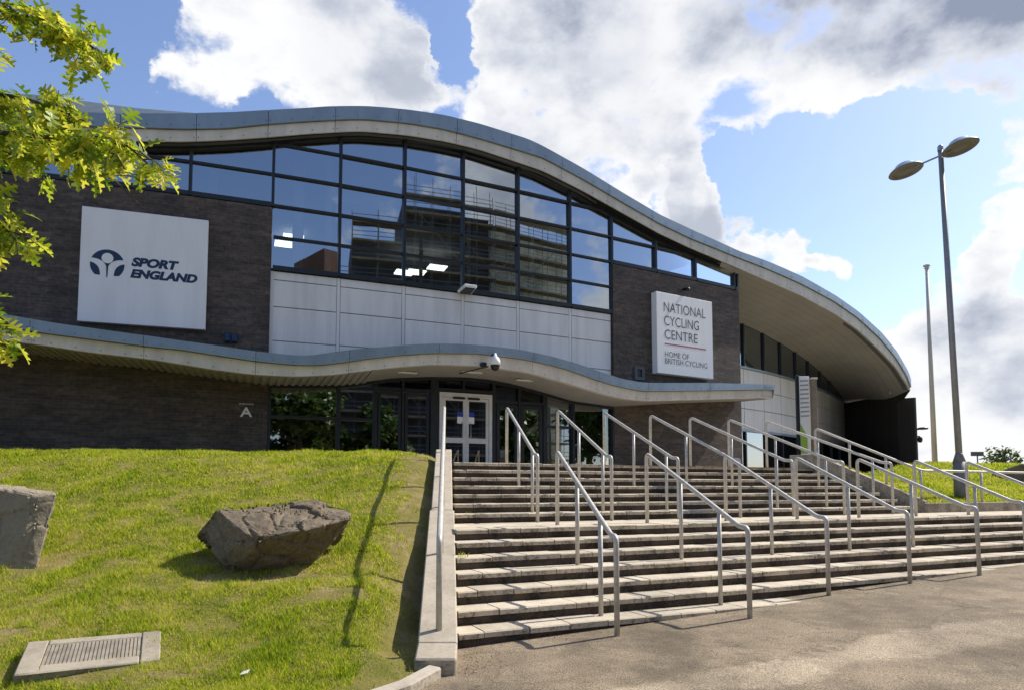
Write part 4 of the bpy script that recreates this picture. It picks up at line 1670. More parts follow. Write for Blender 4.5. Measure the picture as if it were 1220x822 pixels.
ORD = ['first', 'second', 'third', 'fourth', 'fifth', 'sixth', 'seventh']
GL, GU = 'handrails on the lower flight', 'handrails on the upper flight'
LA0 = [.87, 2.39, 3.90, 5.43, 6.91, 8.43, 9.97]
LA1 = [.07, 1.72, 3.51, 5.11, 6.50, 8.26, 9.75]
LP1 = [-2.34, -2.40, -1.88, -1.83, -1.90, -1.56, -1.45]
UA0 = [1.536, 2.63, 3.70, 4.83, 5.87, 6.94, 8.05]
UA1 = [.989, 2.32, 3.645, 4.99, 6.26, 7.585, 8.956]
for i in range(7):
    pe = LP1[i]
    st = lambda p: LA0[i] + (LA1[i] - LA0[i]) * (.38 - p) / (.38 - pe)
    e_ = sp(st(pe), pe)
    ez = asph(e_.x, e_.y)
    pq = pe + .16
    ztop, zq = zk(0) + 1.03, ez + .97
    pT = .34
    zr = lambda p: ztop + (zq - ztop) * (pT - p) / (pT - pq)
    path = [sp(st(pT + .03), pT + .03, zk(0)), sp(st(pT + .03), pT + .03, ztop + .01), sp(st(pq), pq, zq), sp(st(pe), pe, zq), sp(st(pe), pe, ez - .05)]
    posts = []
    for k in (3, 6):
        p = -k * TR + .24
        q = sp(st(p), p)
        if zk(k) > asph(q.x, q.y) + .015 and p > pe + .3:
            posts.append((sp(st(p), p, zk(k) - .01), sp(st(p), p, zr(p))))
    handrail('galvanised handrail on the lower flight of steps, %s from the long left wall' % ORD[i], GL, path, posts, sp(st(.34), .34, zk(0)))
for i in range(7):
    p0, pe = 3.373 + .22, 1.354 - .13
    st = lambda p: UA1[i] + (UA0[i] - UA1[i]) * (p - 1.24) / (3.6 - 1.24)
    pq = pe + .15
    ztop, zq = zk(-7) + 1.05, zk(0) + 1.03
    zr = lambda p: ztop + (zq - ztop) * (p0 - p) / (p0 - pq)
    path = [sp(st(p0 + .03), p0 + .03, zk(-7)), sp(st(p0 + .03), p0 + .03, ztop + .01), sp(st(pq), pq, zq), sp(st(pe), pe, zq), sp(st(pe), pe, zk(0) - .01)]
    posts = []
    for k in (-4, -1):
        p = nose(k) + .2
        posts.append((sp(st(p), p, zk(k) - .01), sp(st(p), p, zr(p))))
    handrail('galvanised handrail on the upper flight of steps, %s from the long left wall' % ORD[i], GU, path, posts, sp(st(p0), p0, zk(-7)))
# rail along the left flank wall
yy = [13.0, 11.3, 9.7, 8.0, 6.22]
cx = lambda y: lwx(y, 0) - .165
ht = lambda y: lwz(y) + .80 + .06 * (y - 6.2) / 7
path = [(cx(13.0), 13.0, lwz(13.0))] + [(cx(13.0), 13.0, ht(13.0)), (cx(6.36), 6.36, ht(6.36)), (cx(6.22), 6.22, ht(6.3) - .01), (cx(6.22), 6.22, lwz(6.22) - .01)]
handrail('straight galvanised handrail standing on the long left flank wall beside the grass', 'handrails on the flank walls', path, [((cx(y), y, lwz(y) - .01), (cx(y), y, ht(y))) for y in yy[1:-1]], (cx(6.3), 6.3, lwz(6.3)))
# rail along the right flank wall
c0 = Vector((f1.x, f1.y, 0)) + th * .45
c1 = Vector((f0.x, f0.y, 0)) + th * .45
c2 = c1 + EX * 7.5
wz = lambda s: 2.28 + (1.22 - 2.28) * s
P = lambda s, h: Vector((c0.x + (c1.x - c0.x) * s, c0.y + (c1.y - c0.y) * s, wz(s) + h))
path = [P(.0, 0), P(.0, .62), P(.97, .62), Vector((c2.x, c2.y, 1.185 + .66)), Vector((c2.x, c2.y, 1.18))]
posts = [(P(s, -.01), P(s, .62)) for s in (.33, .66, .96)]
for d_ in (1.9, 3.8, 5.7):
    q = c1 + EX * d_
    posts.append((Vector((q.x, q.y, 1.17)), Vector((q.x, q.y, 1.84 + .02 * d_ / 7.5))))
handrail('galvanised handrail standing on the low right wall and running on along the lawn edge', 'handrails on the flank walls', path, posts, P(0, 0))


# ================================================================== signs
def text_geo(body, shear=0.0, offset=0.0, spacing=1.0):
    cu = bpy.data.curves.new('t', 'FONT')
    cu.body = body
    cu.shear = shear
    cu.offset = offset
    cu.space_character = spacing
    ob = bpy.data.objects.new('t', cu)
    COL.objects.link(ob)
    bpy.context.view_layer.update()
    me = bpy.data.meshes.new_from_object(ob.evaluated_get(bpy.context.evaluated_depsgraph_get()))
    V = [v.co.copy() for v in me.vertices]
    F = [list(p.vertices) for p in me.polygons]
    bpy.data.objects.remove(ob)
    bpy.data.curves.remove(cu)
    bpy.data.meshes.remove(me)
    return V, F


def letters(name, body, mat, parent, T, u0, u1, v0, v1, **kw):
    """lettering fitted to the box u0..u1, v0..v1 (v is measured downwards from the top edge of the board)"""
    V, F = text_geo(body, **kw)
    x0, x1 = min(v.x for v in V), max(v.x for v in V)
    y0, y1 = min(v.y for v in V), max(v.y for v in V)
    mb = MB()
    for f in F:
        mb.face([T(u0 + (V[i].x - x0) / (x1 - x0) * (u1 - u0), v1 + (V[i].y - y0) / (y1 - y0) * (v0 - v1)) for i in f])
    return mb.build(name, mat, parent)


def board(name, label, X0, X1, ztop, zbot, off, thick, mat, rim=None):
    A, B = fp(X0, off), fp(X1, off)
    d = (B - A).normalized()
    n = Vector((d.y, -d.x, 0))
    w = (B - A).length
    t = thing(name, Vector((A.x, A.y, zbot)), label, 'sign', None)
    mb = MB()
    mb.prism([Vector((A.x, A.y, zbot)), Vector((B.x, B.y, zbot)), Vector((B.x, B.y, ztop)), Vector((A.x, A.y, ztop))], -n * thick)
    weld(mb.build('panel', mat, t), .008)
    T = lambda u, v, lift=.004: A + d * u + n * lift + Vector((0, 0, ztop - v))
    return t, T, w, d, n


t, T, w, d, n = board('sign_board', 'large square white sign with navy figure emblem and SPORT ENGLAND on the left brick', -10.545, -7.885, 8.335, 5.50, .27, .14, M['sign'])
hh = 2.835
letters('lettering', 'SPORT', M['navy'], t, T, .392 * w, .772 * w, .405 * hh, .488 * hh, shear=.22, offset=.06)
letters('lettering', 'ENGLAND', M['navy'], t, T, .388 * w, .925 * w, .510 * hh, .590 * hh, shear=.22, offset=.06)
cu_, cv_, Rr = .209 * w, .492 * hh, .372
L = lambda x, y, lift=.004: T(cu_ + x * Rr, cv_ - y * Rr, lift)


def flat(name, pts, mat, parent, f=L, lift=.004):
    mb = MB()
    mb.face([f(x, y, lift) for x, y in pts])
    return mb.build(name, mat, parent)


arc = lambda a0, a1, n, r=1.0: [(r * math.cos(R(a0 + (a1 - a0) * i / n)), r * math.sin(R(a0 + (a1 - a0) * i / n))) for i in range(n + 1)]
bez = lambda p, q, r_, n: [((1 - t) ** 2 * p[0] + 2 * t * (1 - t) * q[0] + t * t * r_[0], (1 - t) ** 2 * p[1] + 2 * t * (1 - t) * q[1] + t * t * r_[1]) for t in [i / n for i in range(n + 1)]]
top = arc(22, 158, 24)
lft = bez(top[-1], (-.22, .36), (-.06, -.14), 10)
stem = [(-.03, -.86), (.03, -.86)]
rgt = bez((.06, -.14), (.22, .36), top[0], 10)
flat('emblem', top + lft[1:] + stem + rgt[:-1], M['navy'], t)
flat('emblem', [(x, y + .42) for x, y in arc(0, 345, 23, .345)], M['sign'], t, L, .008)
pet = arc(174, 226, 12) + bez((-.40, -.74), (-.40, -.02), (-.99, .105), 10)[:-1]
flat('emblem', pet, M['navy'], t)
flat('emblem', [(-x, y) for x, y in reversed(pet)], M['navy'], t)

t, T, w, d, n = board('sign_board', 'square white sign reading NATIONAL CYCLING CENTRE with a red line', 4.775, 7.085, 8.225, 5.42, .36, .26, M['sign_warm'])
hh = 2.805
kw = dict(offset=.001)
letters('lettering', 'NATIONAL', M['greytext'], t, T, .122 * w, .87 * w, .115 * hh, .236 * hh, **kw)
letters('lettering', 'CYCLING', M['greytext'], t, T, .125 * w, .745 * w, .285 * hh, .406 * hh, **kw)
letters('lettering', 'CENTRE', M['greytext'], t, T, .13 * w, .715 * w, .455 * hh, .573 * hh, **kw)
letters('lettering', 'HOME OF', M['greytext'], t, T, .13 * w, .555 * w, .725 * hh, .792 * hh, **kw)
letters('lettering', 'BRITISH CYCLING', M['greytext'], t, T, .13 * w, .885 * w, .808 * hh, .875 * hh, **kw)
mb = MB()
mb.face([T(.128 * w, .642 * hh), T(.872 * w, .642 * hh), T(.872 * w, .626 * hh), T(.128 * w, .626 * hh)])
mb.build('red_line', M['redline'], t)

# white letter A by the entrance glass
X = -6.93
A = fp(X, .11, 3.46)
tx, nx = ft(X), fn(X)
t = thing('wall_letter', A, 'white letter A with a small word above it on the dark brick beside the glazing', 'sign')
T2 = lambda u, v, lift=.0: A + tx * u + nx * lift + Vector((0, 0, -v))
letters('lettering', 'A', M['white'], t, T2, -.15, .15, -.13, .12, offset=.02)
letters('lettering', 'ENTRANCE', M['white'], t, T2, -.17, .17, -.235, -.195)
X = -6.62
t = thing('notice_frame', fp(X, .11, 3.2), 'small faint grey notice frame on the brick beside the letter A', 'notice')
mb = MB()
for u in (-.10, .0, .10):
    bar(mb, fp(X, .115, 3.22) + ft(X) * u, fp(X, .115, 3.54) + ft(X) * u, .018, .012, fn(X))
bar(mb, fp(X, .115, 3.55) - ft(X) * .12, fp(X, .115, 3.55) + ft(X) * .12, .02, .012, fn(X))
mb.build('frame', M['joint'], t)

# ------------------------------------------------------------------ fittings on the building
def boxat(mb, X, off, z, s):
    return mb.box(fp(X, off, z), s, (ft(X), fn(X), Vector((0, 0, 1))))


X = -7.32
t = thing('junction_box', fp(X, .1, 5.3), 'small dark blue double box on the brick between the left sign and the white cladding', 'wall box')
for s in (-.075, .075):
    mb = MB(); boxat(mb, X + s, .17, 5.36, (.125, .10, .20)); weld(mb.build('housing', M['navy'], t), .01)
mb = MB(); boxat(mb, X, .115, 5.36, (.34, .03, .26)); mb.build('back_plate', M['frame'], t)
X = 4.25
t = thing('vent', fp(X, .1, 5.2), 'small square grey vent with a dark middle below the right sign', 'vent')
mb = MB()
for (u, v, a, b) in ((-.16, 0, .1, .46), (.16, 0, .1, .46), (0, .18, .22, .1), (0, -.18, .22, .1)):
    mb.box(fp(X, .13, 5.38) + ft(X) * u + Vector((0, 0, v)), (a, .06, b), (ft(X), fn(X), Vector((0, 0, 1))))
mb.build('frame', M['joint'], t)
mb = MB(); boxat(mb, X, .11, 5.38, (.22, .02, .26)); mb.build('grille', M['black'], t)
X = 6.05
t = thing('security_camera', fp(X, .1, 8.55), 'tiny black camera on the brick just above the right sign', 'camera')
mb = MB(); boxat(mb, X, .16, 8.56, (.05, .12, .05)); mb.build('bracket', M['black'], t)
mb = MB(); mb.tube([fp(X, .2, 8.55), fp(X, .42, 8.5)], .06, 10); mb.build('body', M['black'], t, True)
X = -1.46
t = thing('wall_light', fp(X, .05, 7.25), 'white floodlight sticking out at the top of the white cladding', 'lamp')
mb = MB(); mb.prism([fp(X - .2, .10, 7.24), fp(X + .2, .10, 7.24), fp(X + .17, .62, 7.30), fp(X - .17, .62, 7.30)], (0, 0, .09)); weld(mb.build('housing', M['white'], t), .015)
mb = MB(); mb.prism([fp(X - .15, .14, 7.215), fp(X + .15, .14, 7.215), fp(X + .13, .58, 7.27), fp(X - .13, .58, 7.27)], (0, 0, .02)); mb.build('lens', M['black'], t)
mb = MB(); boxat(mb, X, .08, 7.30, (.1, .12, .1)); mb.build('bracket', M['joint'], t)
X = -1.30
c = fp(X, 1.95, 0)
t = thing('dome_camera', (c.x, c.y, 4.8), 'white dome security camera on a bracket at the crest of the canopy', 'camera')
mb = MB()
mb.lathe((c.x, c.y, 4.85), [(.0, .30), (.03, .30), (.05, .22), (.11, .17), (.14, .08), (.14, -.02), (.0, -.02)], 20)
mb.build('housing', M['white'], t, True)
mb = MB()
mb.lathe((c.x, c.y, 4.83), [(.125, .0), (.125, -.04), (.10, -.11), (.05, -.15), (.0, -.16)], 20)
mb.build('dome', M['black'], t, True)
mb = MB()
mb.tube([(c.x, c.y, 5.14), fp(X, 1.72, 5.14)], .025, 8)
mb.tube([fp(X - .05, 1.64, 4.84), fp(X - .25, 1.55, 4.78), fp(X - .55, .9, 4.72)], .018, 8)
mb.build('bracket', M['black'], t, True)
mb = MB(); boxat(mb, X - .22, 1.72, 4.86, (.16, .16, .12)); weld(mb.build('control_box', M['black'], t), .02)
t = thing('wall_lamp', (20.05, 33.8, 4.3), 'small dark lamp on an arm at the right end of the black wall', 'lamp')
mb = MB(); mb.tube([(20.03, 33.8, 4.38), (20.45, 33.8, 4.45)], .03, 8); mb.build('arm', M['frame'], t, True)
mb = MB(); mb.lathe((20.42, 33.8, 4.45), [(0, .07), (.2, .05), (.26, 0), (.2, -.05), (0, -.06)], 16); mb.build('head', M['frame'], t, True)
t = thing('security_camera', (20.05, 33.8, 3.8), 'small dark camera low on the right end of the black wall', 'camera')
mb = MB(); mb.tube([(20.03, 33.8, 4.06), (20.26, 33.8, 4.06)], .03, 8); mb.build('arm', M['joint'], t, True)
mb = MB(); mb.lathe((20.26, 33.8, 3.90), [(0, .14), (.10, .12), (.12, 0), (.09, -.12), (0, -.16)], 14); mb.build('body', M['black'], t, True)

# ------------------------------------------------------------------ banner totem and post on the plaza
bx, by = 10.02, 23.8
t = thing('banner_sign', (bx, by, PLAZA), 'tall narrow banner sign with grey stripes and a lime green patch', 'sign')
mb = MB(); mb.box((bx, by, 3.70), (.10, .12, 3.5)); weld(mb.build('edge_post', M['frame'], t), .01)
mb = MB(); mb.box((bx + .24, by, 3.74), (.36, .05, 3.36)); weld(mb.build('banner', M['white'], t), .006)
for k in range(9):
    mb = MB()
    z = 5.22 - k * .155
    mb.face([(bx + .09, by - .029, z), (bx + .39, by - .029, z + .02), (bx + .39, by - .029, z + .075), (bx + .09, by - .029, z + .055)])
    mb.build('stripe', M['stripe'], t)
mb = MB(); mb.face([(bx + .07, by - .029, 2.7), (bx + .30, by - .029, 2.7), (bx + .30, by - .029, 3.3), (bx + .07, by - .029, 3.75)]); mb.build('lime_patch', M['green'], t)
px_, py_ = 10.5, 23.6
t = thing('square_post', (px_, py_, PLAZA), 'plain square brown post standing beside the banner sign', 'post')
mb = MB(); mb.box((px_, py_, 3.62), (.17, .17, 3.32)); weld(mb.build('shaft', M['brown'], t), .008)
mb = MB(); mb.box((px_, py_, 5.30), (.23, .23, .05)); weld(mb.build('cap', M['beige'], t), .008)

# ------------------------------------------------------------------ lamp post, flagpole and far mast
lx, ly = 10.36, 15.8
lz = rlawn_z(lx, ly)
t = thing('street_lamp', (lx, ly, lz), 'tall grey lamp post with two dish shaped lamp heads on the right lawn', 'street lamp')
tx_ = lx - .12
mb = MB()
mb.tube([(lx, ly, lz - .2), (lx, ly, lz + .85)], .135, 16)
mb.tube([(lx, ly, lz + .85), (lx, ly, lz + 1.02), (lx, ly, lz + 1.05)], [.135, .082, .075], 16)
mb.build('base', simple('lamp_base_grey', (.17, .18, .18), .5, .3, .12), t, True)
mb = MB()
mb.tube([(lx, ly, lz + 1.04), (lx - .05, ly, lz + 4.2), (tx_, ly, 9.56)], [.072, .066, .056], 14)
mb.build('column', simple('lamp_column_grey', (.24, .245, .25), .5, .2, .1), t, True)
lc, rc_ = Vector((9.60, 16.15, 9.20)), Vector((10.46, 15.42, 9.42))
bd = (rc_ - lc).normalized()
mb = MB(); mb.tube([lc, rc_], .022, 8); mb.build('arm', M['fascia'], t, True)
mb = MB(); mb.lathe((tx_, ly, 9.52), [(.065, 0), (.065, .10), (.04, .14), (0, .14)], 14); mb.build('cap', M['fascia'], t, True)
side = bd.cross(Vector((0, 0, 1))).normalized()
upv = side.cross(bd).normalized()
lampm = simple('lamp_underside', (.16, .155, .145), .5, .1, .15)
for c in (lc, rc_):
    cc = c + bd * (.0)
    def lath(prof, n=28):
        mb = MB()
        rings = [[mb.vert(cc + (bd * math.cos(2 * math.pi * k / n) + side * math.sin(2 * math.pi * k / n)) * r_ + upv * z) for k in range(n)] for r_, z in prof]
        for a, b in zip(rings, rings[1:]):
            for k in range(n):
                mb.f.append([a[k], a[(k + 1) % n], b[(k + 1) % n], b[k]]); mb.uv.append(None)
        return mb
    lath([(0, .20), (.12, .19), (.20, .15), (.24, .10), (.26, .09), (.37, .01), (.385, -.015)]).build('lamp_head', M['fascia'], t, True)
    lath([(.385, -.016), (.37, -.03), (.32, -.03), (.29, .0), (.21, .01), (.14, -.01), (0, -.015)]).build('lamp_reflector', lampm, t, True)
fx, fy_ = 16.86, 27.2
t = thing('flagpole', (fx, fy_, 2.2), 'plain cream flagpole with a small flat cap left of the lamp post', 'flagpole')
mb = MB(); mb.tube([(fx, fy_, 2.0), (fx, fy_, 10.35)], [.105, .06], 14); mb.build('pole', M['beige'], t, True)
mb = MB(); mb.lathe((fx, fy_, 10.35), [(.06, 0), (.11, .03), (.06, .07), (.13, .11), (.13, .16), (0, .18)], 16); mb.build('cap', M['beige'], t, True)
t = thing('floodlight_mast', (54.6, 80, -3.2), 'distant mast with a bar of small floodlights between the lamp post and the far tree', 'floodlight')
mb = MB(); mb.tube([(54.6, 80, -3.2), (54.6, 80, 5.3)], .07, 8); mb.build('mast', M['joint'], t, True)
for s in (-.36, .36):
    mb = MB(); mb.box((54.6 + s, 80, 5.5), (.62, .3, .5)); mb.build('floodlight', M['joint'], t)


# ------------------------------------------------------------------ rocks
def rock_mat(name='weathered_rock', cols=((.065, .052, .036), (.20, .16, .112), (.41, .335, .24))):
    m, tt, b, o = new_mat(name)
    co = N(tt, 'ShaderNodeTexCoord').outputs['Object']
    n1 = noise_n(tt, co, 2.2, 8, 0.7)
    n2 = noise_n(tt, co, 24, 9, 0.78)
    n3 = noise_n(tt, co, 150, 4, 0.8)
    cr = N(tt, 'ShaderNodeValToRGB')
    e = cr.color_ramp.elements
    e[0].position, e[0].color = .32, cols[0] + (1,)
    e[1].position, e[1].color = .70, cols[2] + (1,)
    x = e.new(.5); x.color = cols[1] + (1,)
    v = mathn(tt, 'ADD', mathn(tt, 'MULTIPLY', n1.outputs['Fac'], .30), mathn(tt, 'ADD', mathn(tt, 'MULTIPLY', n2.outputs['Fac'], .45), mathn(tt, 'MULTIPLY', n3.outputs['Fac'], .30)))
    tt.links.new(v, cr.inputs[0])
    tt.links.new(cr.outputs[0], b.inputs['Base Color'])
    b.inputs['Roughness'].default_value = .92
    b.inputs['Specular IOR Level'].default_value = .2
    bp = N(tt, 'ShaderNodeBump')
    bp.inputs['Strength'].default_value = .9
    bp.inputs['Distance'].default_value = .028
    tt.links.new(mathn(tt, 'ADD', n2.outputs['Fac'], mathn(tt, 'MULTIPLY', n3.outputs['Fac'], .35)), bp.inputs['Height'])
    tt.links.new(bp.outputs[0], b.inputs['Normal'])
    return m


M['rock'] = rock_mat()
M['pale_rock'] = rock_mat('pale_rock', ((.19, .155, .11), (.33, .28, .205), (.46, .39, .29)))
M['worn'] = stone_mat('worn_concrete', (0.36, 0.315, 0.245), (0.27, 0.235, 0.185), (0.11, 0.09, 0.065))


def rock(label, c, planes, rough=.03, seed=0, group='boulders on the grass', crack=1.0, mat='rock'):
    bm = bmesh.new()
    bmesh.ops.create_icosphere(bm, subdivisions=6, radius=1)
    pl = [(Vector(nv).normalized(), dd) for nv, dd in planes]
    # chips: extra planes that shave the corners
    rg = random.Random(seed + 40)

    def rad(d_):
        return min(dd / d_.dot(nv) for nv, dd in pl if d_.dot(nv) > .02)
    smp = [v.co.normalized() for v in bm.verts[::37]] if False else [Vector((rg.gauss(0, 1), rg.gauss(0, 1), rg.gauss(0, 1))).normalized() for _ in range(900)]
    smp = [d_ * rad(d_) for d_ in smp]
    for _ in range(18):
        nv = Vector((rg.gauss(0, 1), rg.gauss(0, 1), rg.gauss(.1, 1))).normalized()
        pl.append((nv, max(p.dot(nv) for p in smp) * rg.uniform(.90, .995)))
    for v in bm.verts:
        d_ = v.co.normalized()
        r_ = rad(d_)
        q = d_ * r_
        vd, vp = mnoise.voronoi(q * 3.2 + Vector((seed, 1, 0)))
        r_ -= .022 * crack * max(0, 1 - (vd[1] - vd[0]) / .10)          # cracks
        r_ += .030 * crack * (mnoise.cell(vp[0] * 7.3) - .5)             # stepped faces
        r_ += rough * .75 * mnoise.fractal(q * 5 + Vector((seed, 0, 0)), 1.0, 2.0, 6) * .8
        r_ -= .07 * crack * max(0, mnoise.noise(q * 3.5 + Vector((0, seed, 0))) - .22)
        v.co = d_ * r_ + Vector(c)
    me = bpy.data.meshes.new('boulder')
    bm.to_mesh(me)
    bm.free()
    me.polygons.foreach_set('use_smooth', [True] * len(me.polygons))
    me.materials.append(M[mat])
    return tag(link('boulder', me), label, 'boulder', group)




def hull_rock(label, pts, rough, seed, mat, crack, group='boulders on the grass'):
    bm = bmesh.new()
    for p in pts:
        bm.verts.new(p)
    r_ = bmesh.ops.convex_hull(bm, input=bm.verts)
    bmesh.ops.delete(bm, geom=[e for e in r_['geom_interior'] if isinstance(e, bmesh.types.BMVert)], context='VERTS')
    bmesh.ops.bevel(bm, geom=bm.edges[:] + bm.verts[:], offset=.016, segments=1, affect='EDGES', profile=.5)
    bmesh.ops.triangulate(bm, faces=bm.faces)
    for _ in range(7):
        long_ = [e for e in bm.edges if e.calc_length() > .035]
        if not long_ or len(bm.faces) > 60000:
            break
        bmesh.ops.subdivide_edges(bm, edges=long_, cuts=1)
        bmesh.ops.triangulate(bm, faces=bm.faces)
    bm.normal_update()
    sd = Vector((seed * 3.1, seed, 0))
    mv = {}
    for v in bm.verts:
        q = v.co
        d_ = rough * (mnoise.fractal(q * 3.5 + sd, 1.0, 2.0, 7) * .9 + .5 * mnoise.noise(q * 1.7 + sd))
        vd, vp = mnoise.voronoi(q * 2.6 + sd)
        d_ += crack * (.035 * (mnoise.cell(vp[0] * 9.1) - .5) - .02 * max(0, 1 - (vd[1] - vd[0]) / .07))
        d_ -= crack * .06 * max(0, mnoise.noise(q * 6 + sd) - .30)
        mv[v] = v.normal * d_
    for v, d_ in mv.items():
        v.co += d_
    me = bpy.data.meshes.new('boulder')
    bm.to_mesh(me)
    bm.free()
    me.materials.append(M[mat])
    return tag(link('boulder', me), label, 'boulder', group)


hull_rock('big angular boulder with an overhanging dark front in the middle of the grass bank', [(-3.446, 7.95, 1.257), (-2.933, 7.55, 0.994), (-2.692, 7.5, 0.952), (-2.276, 7.6, 1.046), (-1.848, 7.95, 1.16), (-2.9, 8.45, 1.335), (-2.449, 8.5, 1.365), (-1.996, 8.4, 1.264), (-3.74, 8.1, 0.947), (-3.299, 7.78, 0.677), (-3.162, 7.78, 0.527), (-2.324, 8.02, 0.575), (-2.127, 8.5, 0.838), (-3.818, 8.7, 0.664)], .030, 1, 'rock', 1.0)
hull_rock('pale flat faced boulder cut off by the left edge of the picture', [(-5.275, 7.95, 1.442), (-5.458, 7.85, 1.414), (-6.011, 7.9, 1.5), (-6.761, 8.1, 1.54), (-5.336, 7.72, 0.52), (-5.615, 7.62, 0.437), (-6.375, 7.7, 0.391), (-5.782, 8.6, 1.468), (-7.324, 8.9, 1.62), (-5.831, 8.5, 0.838), (-7.276, 8.9, 0.752)], .018, 5, 'pale_rock', .35)
rz = rlawn_z(15.6, 20.6)
rock('grey boulder lying on the right lawn at the right edge of the picture', (15.75, 20.6, rz + .22),
     [((0, -.6, .8), .4), ((.3, -.95, .1), .6), ((-.9, -.3, .2), .62), ((1, 0, .1), .8), ((0, 1, .2), .6), ((0, 0, -1), .5), ((-.3, .2, .9), .42)], .03, 3)

# ------------------------------------------------------------------ manhole slab on the lawn
mc = Vector((-3.42, 5.68, 0))
ang = R(27)
mX = Vector((math.cos(ang), math.sin(ang), .0)).normalized()
mY = Vector((-math.sin(ang), math.cos(ang), .22)).normalized()
mZ = mX.cross(mY).normalized()
mz = .165
mo = Vector((mc.x, mc.y, mz))
t = thing('manhole_cover', mo, 'low concrete slab with a ribbed grey cover set into the grass', 'manhole cover')
mb = MB()
for (u, v, a, b) in ((-.415, 0, .15, .60), (.415, 0, .15, .60), (0, .25, .676, .10), (-.003, -.235, .678, .13)):
    mb.box(mo + mX * u + mY * v - mZ * .08, (a - .002, b, .18), (mX, mY, mZ))
weld(mb.build('concrete_surround', M['worn'], t), .010)
gm = simple('worn_grey_cover', (.27, .235, .185), .85, .1, .25, 9)
mb = MB(); mb.box(mo + mY * .02 - mZ * .03, (.670, .38, .05), (mX, mY, mZ)); mb.build('cover', gm, t)
mb = MB()
for k in range(24):
    u = -.325 + .65 * k / 23
    mb.box(mo + mX * u + mY * .02 + mZ * -.003, (.019, .37, .012), (mX, mY, mZ))
mb.build('rib_row', gm, t)
moss = simple('moss', (.22, .20, .03), .95, 0, .4, 30)
mb = MB()
for k in range(70):
    u = random.choice((random.uniform(-.33, -.2), random.uniform(0, .26)))
    r_ = random.uniform(.006, .014)
    mb.box(mo + mX * u + mY * (-.187 + random.uniform(-.008, .01)) + mZ * .002, (r_ * 2, r_, r_), (mX, mY, mZ))
tag(mb.build('moss', moss, t), kind='stuff')

# ------------------------------------------------------------------ weeds and litter of dead leaves
def tuft(loc, n, h, label, spread=.05):
    mb = MB()
    for k in range(n):
        a = random.uniform(0, 6.28)
        p = Vector(loc) + Vector((random.gauss(0, spread), random.gauss(0, spread * .4), 0))
        l = Vector((math.cos(a), math.sin(a), 0)) * h * random.uniform(.2, .9)
        w_ = Vector((-math.sin(a), math.cos(a), 0)) * h * .05
        top_ = p + l + Vector((0, 0, h * random.uniform(.5, 1)))
        mid_ = p + l * .35 + Vector((0, 0, h * .55))
        mb.face([p - w_, p + w_, mid_ + w_ * .8, mid_ - w_ * .8])
        mb.face([mid_ - w_ * .8, mid_ + w_ * .8, top_])
    o = mb.build('weed', M['blade'])
    return tag(o, label, 'weed', 'weeds on the steps')


tuft(sp(wall_r(-.67) + .10, -.64, zk(2)), 24, .075, 'tuft of green weed growing on a lower step beside the left wall', .045)
tuft(sp(wall_r(1.4) + .25, 1.36, zk(-1)), 12, .04, 'tiny weed at the left end of the step above the landing')
deb = MB()
for k in range(640):
    if k >= 420:
        a = random.uniform(-1.0, 8.5)
        p = -2.07 + .355 * 0 - abs(random.gauss(0, .05)) - random.choice((.0, .0, .0, .4, .9)) * random.random()
        if a > 3.6:
            p += TR
        if a > 6.8:
            p += TR
        q = sp(a, p)
        z = asph(q.x, q.y) + .006
    elif k < 200:
        p = random.uniform(-2.9, -2.12)
        q = sp(wall_r(p) + abs(random.gauss(0, .22)) + .02, p)
        if q.x < -.44 and q.y > 5.6:
            continue
        z = asph(q.x, q.y) + .006
    else:
        y = random.uniform(5.3, 9.0)
        q = Vector((lwx(max(y, 5.6), 1) - abs(random.gauss(0, .10)) - .02, y, 0))
        z = lawn_z(q.x, q.y) + .012
    s = random.uniform(.004, .014)
    u = Vector((random.gauss(0, 1), random.gauss(0, 1), random.gauss(0, .35))).normalized() * s
    w_ = Vector((-u.y, u.x, random.gauss(0, .4) * s)) * .5
    c = Vector((q.x, q.y, z))
    deb.face([c - u, c + w_, c + u, c - w_])
tag(deb.build('dead_leaves', simple('dead_leaf', (.22, .15, .085), .8, 0, .4, 40)), kind='stuff')


sc_ = thing('paper_scrap', (-2.05, 5.33, lawn_z(-2.05, 5.33)), 'scrap of white paper lying on the grass right of the manhole slab', 'litter')
mb = MB()
z_ = lawn_z(-2.05, 5.33) + .03
mb.face([(-2.08, 5.31, z_), (-2.02, 5.32, z_ + .012), (-2.015, 5.36, z_ + .03), (-2.075, 5.36, z_ + .012)])
mb.build('paper', M['white'], sc_)

# ================================================================== trees
def leaf_outline(kind):
    if kind == 'oak':
        h = [(.012, 0), (.02, .20), (.17, .17), (.22, .24), (.07, .32), (.06, .38), (.30, .40), (.40, .52), (.33, .50), (.09, .56), (.08, .62), (.27, .68), (.30, .78), (.08, .78), (.06, .84), (.12, .90), (.0, 1.0)]
    else:
        h = [(.02, 0), (.22, .25), (.30, .5), (.18, .8), (0, 1.0)]
    return h


def leaf_mesh(name, kind, fold, curl, mat):
    h = leaf_outline(kind)
    mb = MB()
    for sgn in (1, -1):
        pts = [(0, 0)] + h
        P = []
        for x, y in pts:
            P.append(Vector((sgn * x, y, abs(x) * fold - curl * y * y)))
        mid_ = [Vector((0, y, -curl * y * y)) for y in (.8, .5, .25)]
        q = P + mid_
        mb.face(q if sgn > 0 else q[::-1])
    me = mb.mesh(name)
    me.materials.append(mat)
    return me


